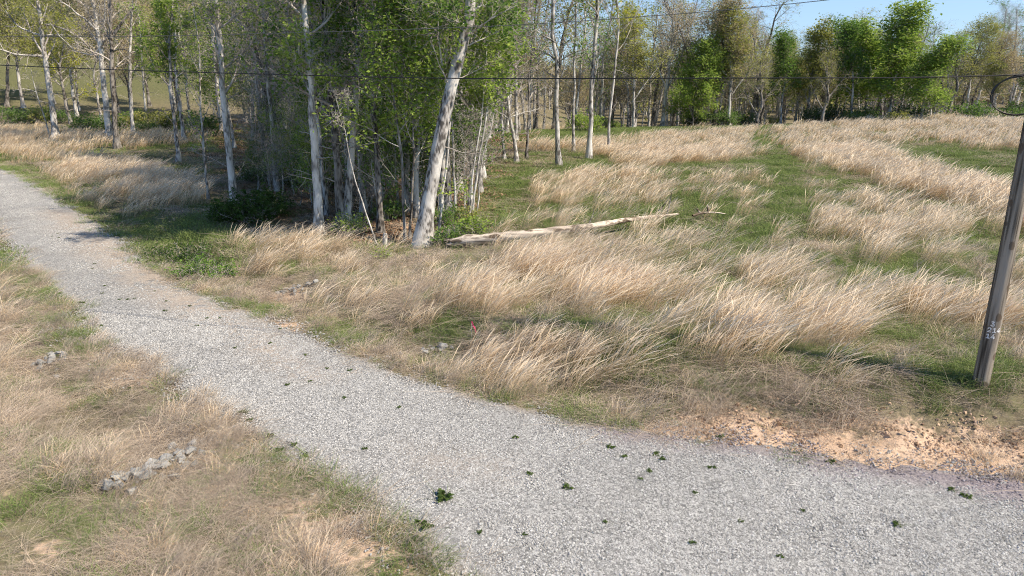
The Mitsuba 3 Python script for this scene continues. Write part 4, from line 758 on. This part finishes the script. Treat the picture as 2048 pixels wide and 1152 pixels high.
THICKET = [(-50.73, 75.81, 0.73), (-35.28, 64.51, 0.46), (-56.39, 75.66, 0.63), (-50.82, 75.81, 0.82), (-30.37, 64.93, 0.98), (-52.9, 75.71, 1.18), (-37.19, 64.73, 1.0), (-55.13, 75.71, 0.93), (-49.1, 75.81, 1.18), (-38.72, 65.43, 1.19), (-31.7, 62.17, 0.76), (-31.17, 64.99, 1.24), (-31.34, 69.23, 0.52), (-51.23, 75.76, 0.79), (-36.01, 66.86, 0.86), (-46.87, 75.71, 0.93), (-35.05, 63.26, 1.01), (-26.94, 61.69, 1.29), (-35.88, 68.57, 1.17), (-26.42, 62.22, 0.91), (-34.56, 67.92, 1.15), (-37.3, 67.01, 0.46), (-28.06, 60.67, 0.48), (-31.3, 65.25, 0.54), (-49.32, 75.86, 1.19), (-55.64, 75.71, 0.44), (np.float64(39.6), np.float64(72.5), 1.3), (np.float64(49.0), np.float64(69.5), 1.4), (np.float64(22.5), np.float64(75.8), 1.08), (np.float64(10.2), np.float64(80.1), 0.93), (np.float64(34.7), np.float64(72.3), 0.63), (np.float64(44.2), np.float64(69.5), 1.37), (np.float64(45.6), np.float64(69.7), 0.97), (np.float64(34.0), np.float64(80.1), 1.08), (np.float64(35.5), np.float64(79.1), 1.35), (np.float64(32.3), np.float64(77.6), 1.18), (np.float64(20.2), np.float64(79.7), 1.38), (np.float64(33.5), np.float64(78.8), 0.61), (np.float64(29.2), np.float64(81.0), 0.62), (np.float64(37.8), np.float64(78.2), 0.65), (np.float64(37.2), np.float64(75.9), 1.14), (np.float64(27.0), np.float64(83.6), 1.19), (np.float64(9.5), np.float64(78.3), 1.14), (np.float64(46.5), np.float64(67.0), 0.97), (np.float64(35.0), np.float64(74.7), 0.89), (np.float64(23.8), np.float64(79.7), 1.08), (np.float64(23.3), np.float64(80.0), 1.22), (np.float64(10.6), np.float64(85.3), 1.19), (np.float64(23.1), np.float64(77.8), 1.24), (np.float64(19.8), np.float64(78.1), 0.95), (np.float64(37.3), np.float64(70.1), 0.86), (np.float64(26.7), np.float64(85.6), 0.95), (-3.91, 39.83, 0.5), (-4.84, 27.41, 0.55), (-14.05, 42.66, 0.59), (-9.96, 28.66, 0.73), (-13.37, 38.66, 0.71), (-5.12, 28.56, 0.51), (-13.96, 38.16, 0.71), (-11.65, 37.09, 0.54), (-9.25, 35.63, 0.76), (-16.01, 45.28, 0.77), (-2.35, 25.86, 0.55), (-1.69, 26.18, 0.45)]
WEEDS = [(-0.94, 8.35, 1.8), (0.05, 10.02, 0.8), (-1.94, 11.13, 0.6), (-3.16, 12.75, 0.7), (-3.62, 12.85, 0.6), (-5.31, 15.22, 0.6), (-5.22, 14.26, 0.6), (-5.88, 14.01, 0.6), (-7.0, 16.02, 0.6), (-7.3, 16.02, 0.6), (-7.3, 15.47, 0.7), (-8.12, 16.94, 0.6), (-8.88, 17.34, 0.6), (-8.53, 16.49, 0.7), (-9.66, 18.3, 0.5), (-9.84, 17.59, 0.6), (-9.99, 17.49, 0.6), (-10.18, 17.49, 0.6), (-11.3, 18.8, 0.6), (-10.94, 18.04, 0.6), (-13.04, 21.37, 0.6), (-12.77, 20.76, 0.5), (-15.98, 24.96, 0.5), (-16.96, 25.82, 0.5), (-16.47, 25.11, 0.5), (-16.86, 25.36, 0.5), (-4.55, 10.93, 1.0), (-4.63, 10.92, 0.7), (-4.37, 10.67, 0.7), (-3.85, 10.12, 0.8), (-3.55, 9.67, 0.8), (-3.37, 9.82, 0.8), (-3.11, 9.46, 0.9), (-2.61, 8.81, 0.6), (-2.25, 9.67, 0.6), (-2.98, 11.53, 0.6), (-4.18, 12.09, 0.7), (-3.8, 12.24, 0.6), (-4.27, 13.55, 0.6), (-1.17, 7.8, 0.9), (-1.07, 7.7, 1.1), (0.26, 8.96, 0.7), (0.73, 8.61, 0.8), (0.8, 8.56, 0.7), (1.69, 9.42, 0.7), (1.51, 9.72, 0.9), (2.16, 9.51, 0.9), (2.24, 9.36, 0.7), (1.99, 9.01, 0.7), (1.81, 8.81, 0.6), (2.5, 8.46, 0.5), (2.88, 9.12, 0.6), (4.71, 9.31, 0.9), (4.86, 7.75, 0.9), (2.19, 7.35, 0.6), (3.16, 7.1, 0.6), (3.3, 10.07, 0.9), (2.95, 9.12, 0.5), (0.16, 7.55, 0.5), (-0.4, 7.6, 0.6), (1.19, 7.8, 0.5), (6.16, 8.4, 0.9), (6.04, 8.56, 0.8), (2.91, 7.8, 0.5), (3.81, 8.05, 0.5), (-7.11, 12.07, 0.6), (-11.67, 17.59, 0.8), (-10.81, 16.58, 0.8), (-10.98, 17.18, 0.9), (-12.11, 18.09, 0.8), (-12.15, 17.84, 0.8), (-10.21, 15.97, 0.9), (-9.48, 15.42, 0.7)]
PLANTS = [
    (-0.93, 8.31, 0.7, 'bright green grassy weed standing alone in the gravel near the bottom'),
    (-3.06, 8.91, 1.0, 'broad-leaved green weed at the lower left gravel edge'),
    (-2.79, 8.7, 0.9, 'second broad-leaved green weed closer to the gravel edge'),
    (-1.32, 7.4, 1.2, 'bright green weed at the bottom tip of the left verge'),
    (-6.17, 16.58, 0.9, 'bright green weed at the right side of the curve'),
    (-7.54, 17.39, 0.8, 'small green weed at the drive edge below the curve bushes'),
    (-9.29, 13.84, 1.3, 'dusky green weed beside the small rock heap'),
    (-4.81, 7.84, 1.1, 'bluish green weed in the middle of the lower left verge'),
]
FLAG = (-0.86, 13.99)
for name, x, y, lx, ly, rot, n, r0, r1, text, group in HEAPS:
    heap(name, x, y, lx, ly, rot, n, r0, r1, text, group, clods if 'clod' in name else rocks, 'clod' if 'clod' in name else 'rock')

# ------------------------------------------------------------------ bushes
def bush(seed, w, h, N, leaf, lsize, stems=26):
    rg = np.random.default_rng(seed)
    a = rg.random(stems) * 6.28; R = w * .62 * np.sqrt(rg.random(stems)) * (.6 + .6 * fb(np.cos(a) * 3 + seed, np.sin(a) * 3, 1.3))
    top = np.stack([R * np.cos(a), R * np.sin(a), h * (.55 + .45 * rg.random(stems)) * (1 - .45 * (R / (w * .5)) ** 2)], 1)
    P = np.stack([top * [.35, .35, 0] + [0, 0, -.05], top * [.75, .75, .55], top + rg.normal(0, .08 * h, (stems, 3))], 1)
    RR = np.tile([.016, .011, .006], (stems, 1))
    L2, R2, _ = grow(rg, P, RR, 9, .2, 1.0, lambda t, i: .32 * h + .12 + 0 * t, .9, .2, 4, .6, .2, .0, cap=.008, tip=.4)
    return {'stem': (*join([tubes(P, RR, 4), tubes(L2, R2, 3)]), 'twig_bsdf'), 'crown': (*leaves_on(rg, L2, N, lsize, .05), leaf)}
for q, (name, x, y, w, h, N, leaf_, ls, text) in enumerate(BUSHES):
    key = numbered(name); m = bush(500 + q, w, h, N, leaf_, ls)
    z = float(ground_z(np.array([x]), np.array([y]))[0])
    scene[key + '__stem'] = {**mikit.ply(m['stem'][:2], 'twig_bsdf'), 'to_world': place(x, y, z)}
    scene[key + '__crown'] = {**mplc(m['crown'][:3], leaf_), 'to_world': place(x, y, z)}
    label(key, text, 'bush')
def bush_group(gid, m):
    scene[gid] = {'type': 'shapegroup', 'stem': mikit.ply(m['stem'][:2], 'twig_bsdf'), 'crown': mplc(m['crown'][:3], m['crown'][3])}
    return gid
BG = [bush_group(f'thicket_{q}', bush(540 + q, 2.2, 1.5, 1500, ['leaf_dark', 'leaf_deep', 'leaf_olive'][q % 3], .11)) for q in range(3)]
for x, y, s in THICKET:
    key = numbered('thicket_bush')
    spawn(key, BG[rng.integers(0, 3)], x, y, rng.random() * 6, s)
    label(key, 'dark shrub in the thicket ' + ('along the far edge of the tan grass' if x < -20 and y > 50 else 'at the foot of the far row beyond the field' if y > 60 else 'on the floor of the wood'), 'bush', 'shrubs in the thicket ' + ('beyond the tan grass' if x < -20 and y > 50 else 'of the far row' if y > 60 else 'in the wood'))

# ------------------------------------------------------------------ weeds rooted in the gravel
def weed(rg, n, rad, h):
    """a low cushion of small leaves with a few blades"""
    a = rg.random(9) * 6.28; q = rad * np.sqrt(rg.random(9))
    P = np.stack([np.stack([.3 * q * np.cos(a), .3 * q * np.sin(a), 0 * a], 1), np.stack([q * np.cos(a), q * np.sin(a), h * (.4 + .6 * rg.random(9))], 1)], 1)
    return joinuv([leaves_on(rg, P, n, .035, .012, .7), blades(rg, 14, rad * .6, h * 1.6, .9, .009, 2, scatter=1.6, droop=.4, hvar=.6)])
WD = [mplc(weed(rng, 110, .10, .06), 'weed_bsdf') for _ in range(4)]
for x, y, s in WEEDS:
    key = numbered('weed_tuft')
    scene[key] = {**WD[rng.integers(0, 4)], 'to_world': place(x, y, float(ground_z(np.array([x]), np.array([y]))[0]) + .035, rng.random() * 6, s * .78, s * .6)}
    label(key, 'small green weed tuft rooted in the grey gravel of the drive', 'weed', 'weed tufts growing in the gravel')
for x, y, s, text in PLANTS:
    key = numbered('leafy_weed'); m = blades(rng, 90, .11, .13, .7, .011, 3, scatter=1.3, droop=.5, hvar=.5)
    scene[key] = {**mplc(m, 'weed_bsdf'), 'to_world': place(x, y, float(ground_z(np.array([x]), np.array([y]))[0]), 0, s)}
    label(key, text, 'weed')

# ------------------------------------------------------------------ pink survey ribbon, red scrap
x, y = FLAG; z = float(ground_z(np.array([x]), np.array([y]))[0])
scene['survey_stake__stake'] = mikit.ply(tubes(np.array([[[x, y, z - .1], [x + .01, y, z + .5]]]), np.array([[.008, .006]]), 5), 'twig_bsdf')
rb = []
for q in range(3):
    s = np.linspace(0, 1, 7)
    c = np.stack([x + .01 + (.09 + .04 * q) * s * (1 - .2 * q), y - .02 * q + .02 * np.sin(s * 7 + q), z + .48 - .17 * s ** 2 * (1 + .4 * q) + .02 * np.sin(s * 9 + q)], 1)
    A, B = c, c + [0, 0, .03]
    V = np.stack([A, B], 1).reshape(-1, 3); i = (np.arange(6) * 2)[:, None]
    rb.append((V, np.concatenate([i + [0, 1, 3], i + [0, 3, 2]])))
scene['survey_stake__ribbon'] = mikit.ply(join(rb), 'pink_bsdf')
label('survey_stake', 'pink survey ribbon tied to a thin stake in the roadside grass', 'survey stake')
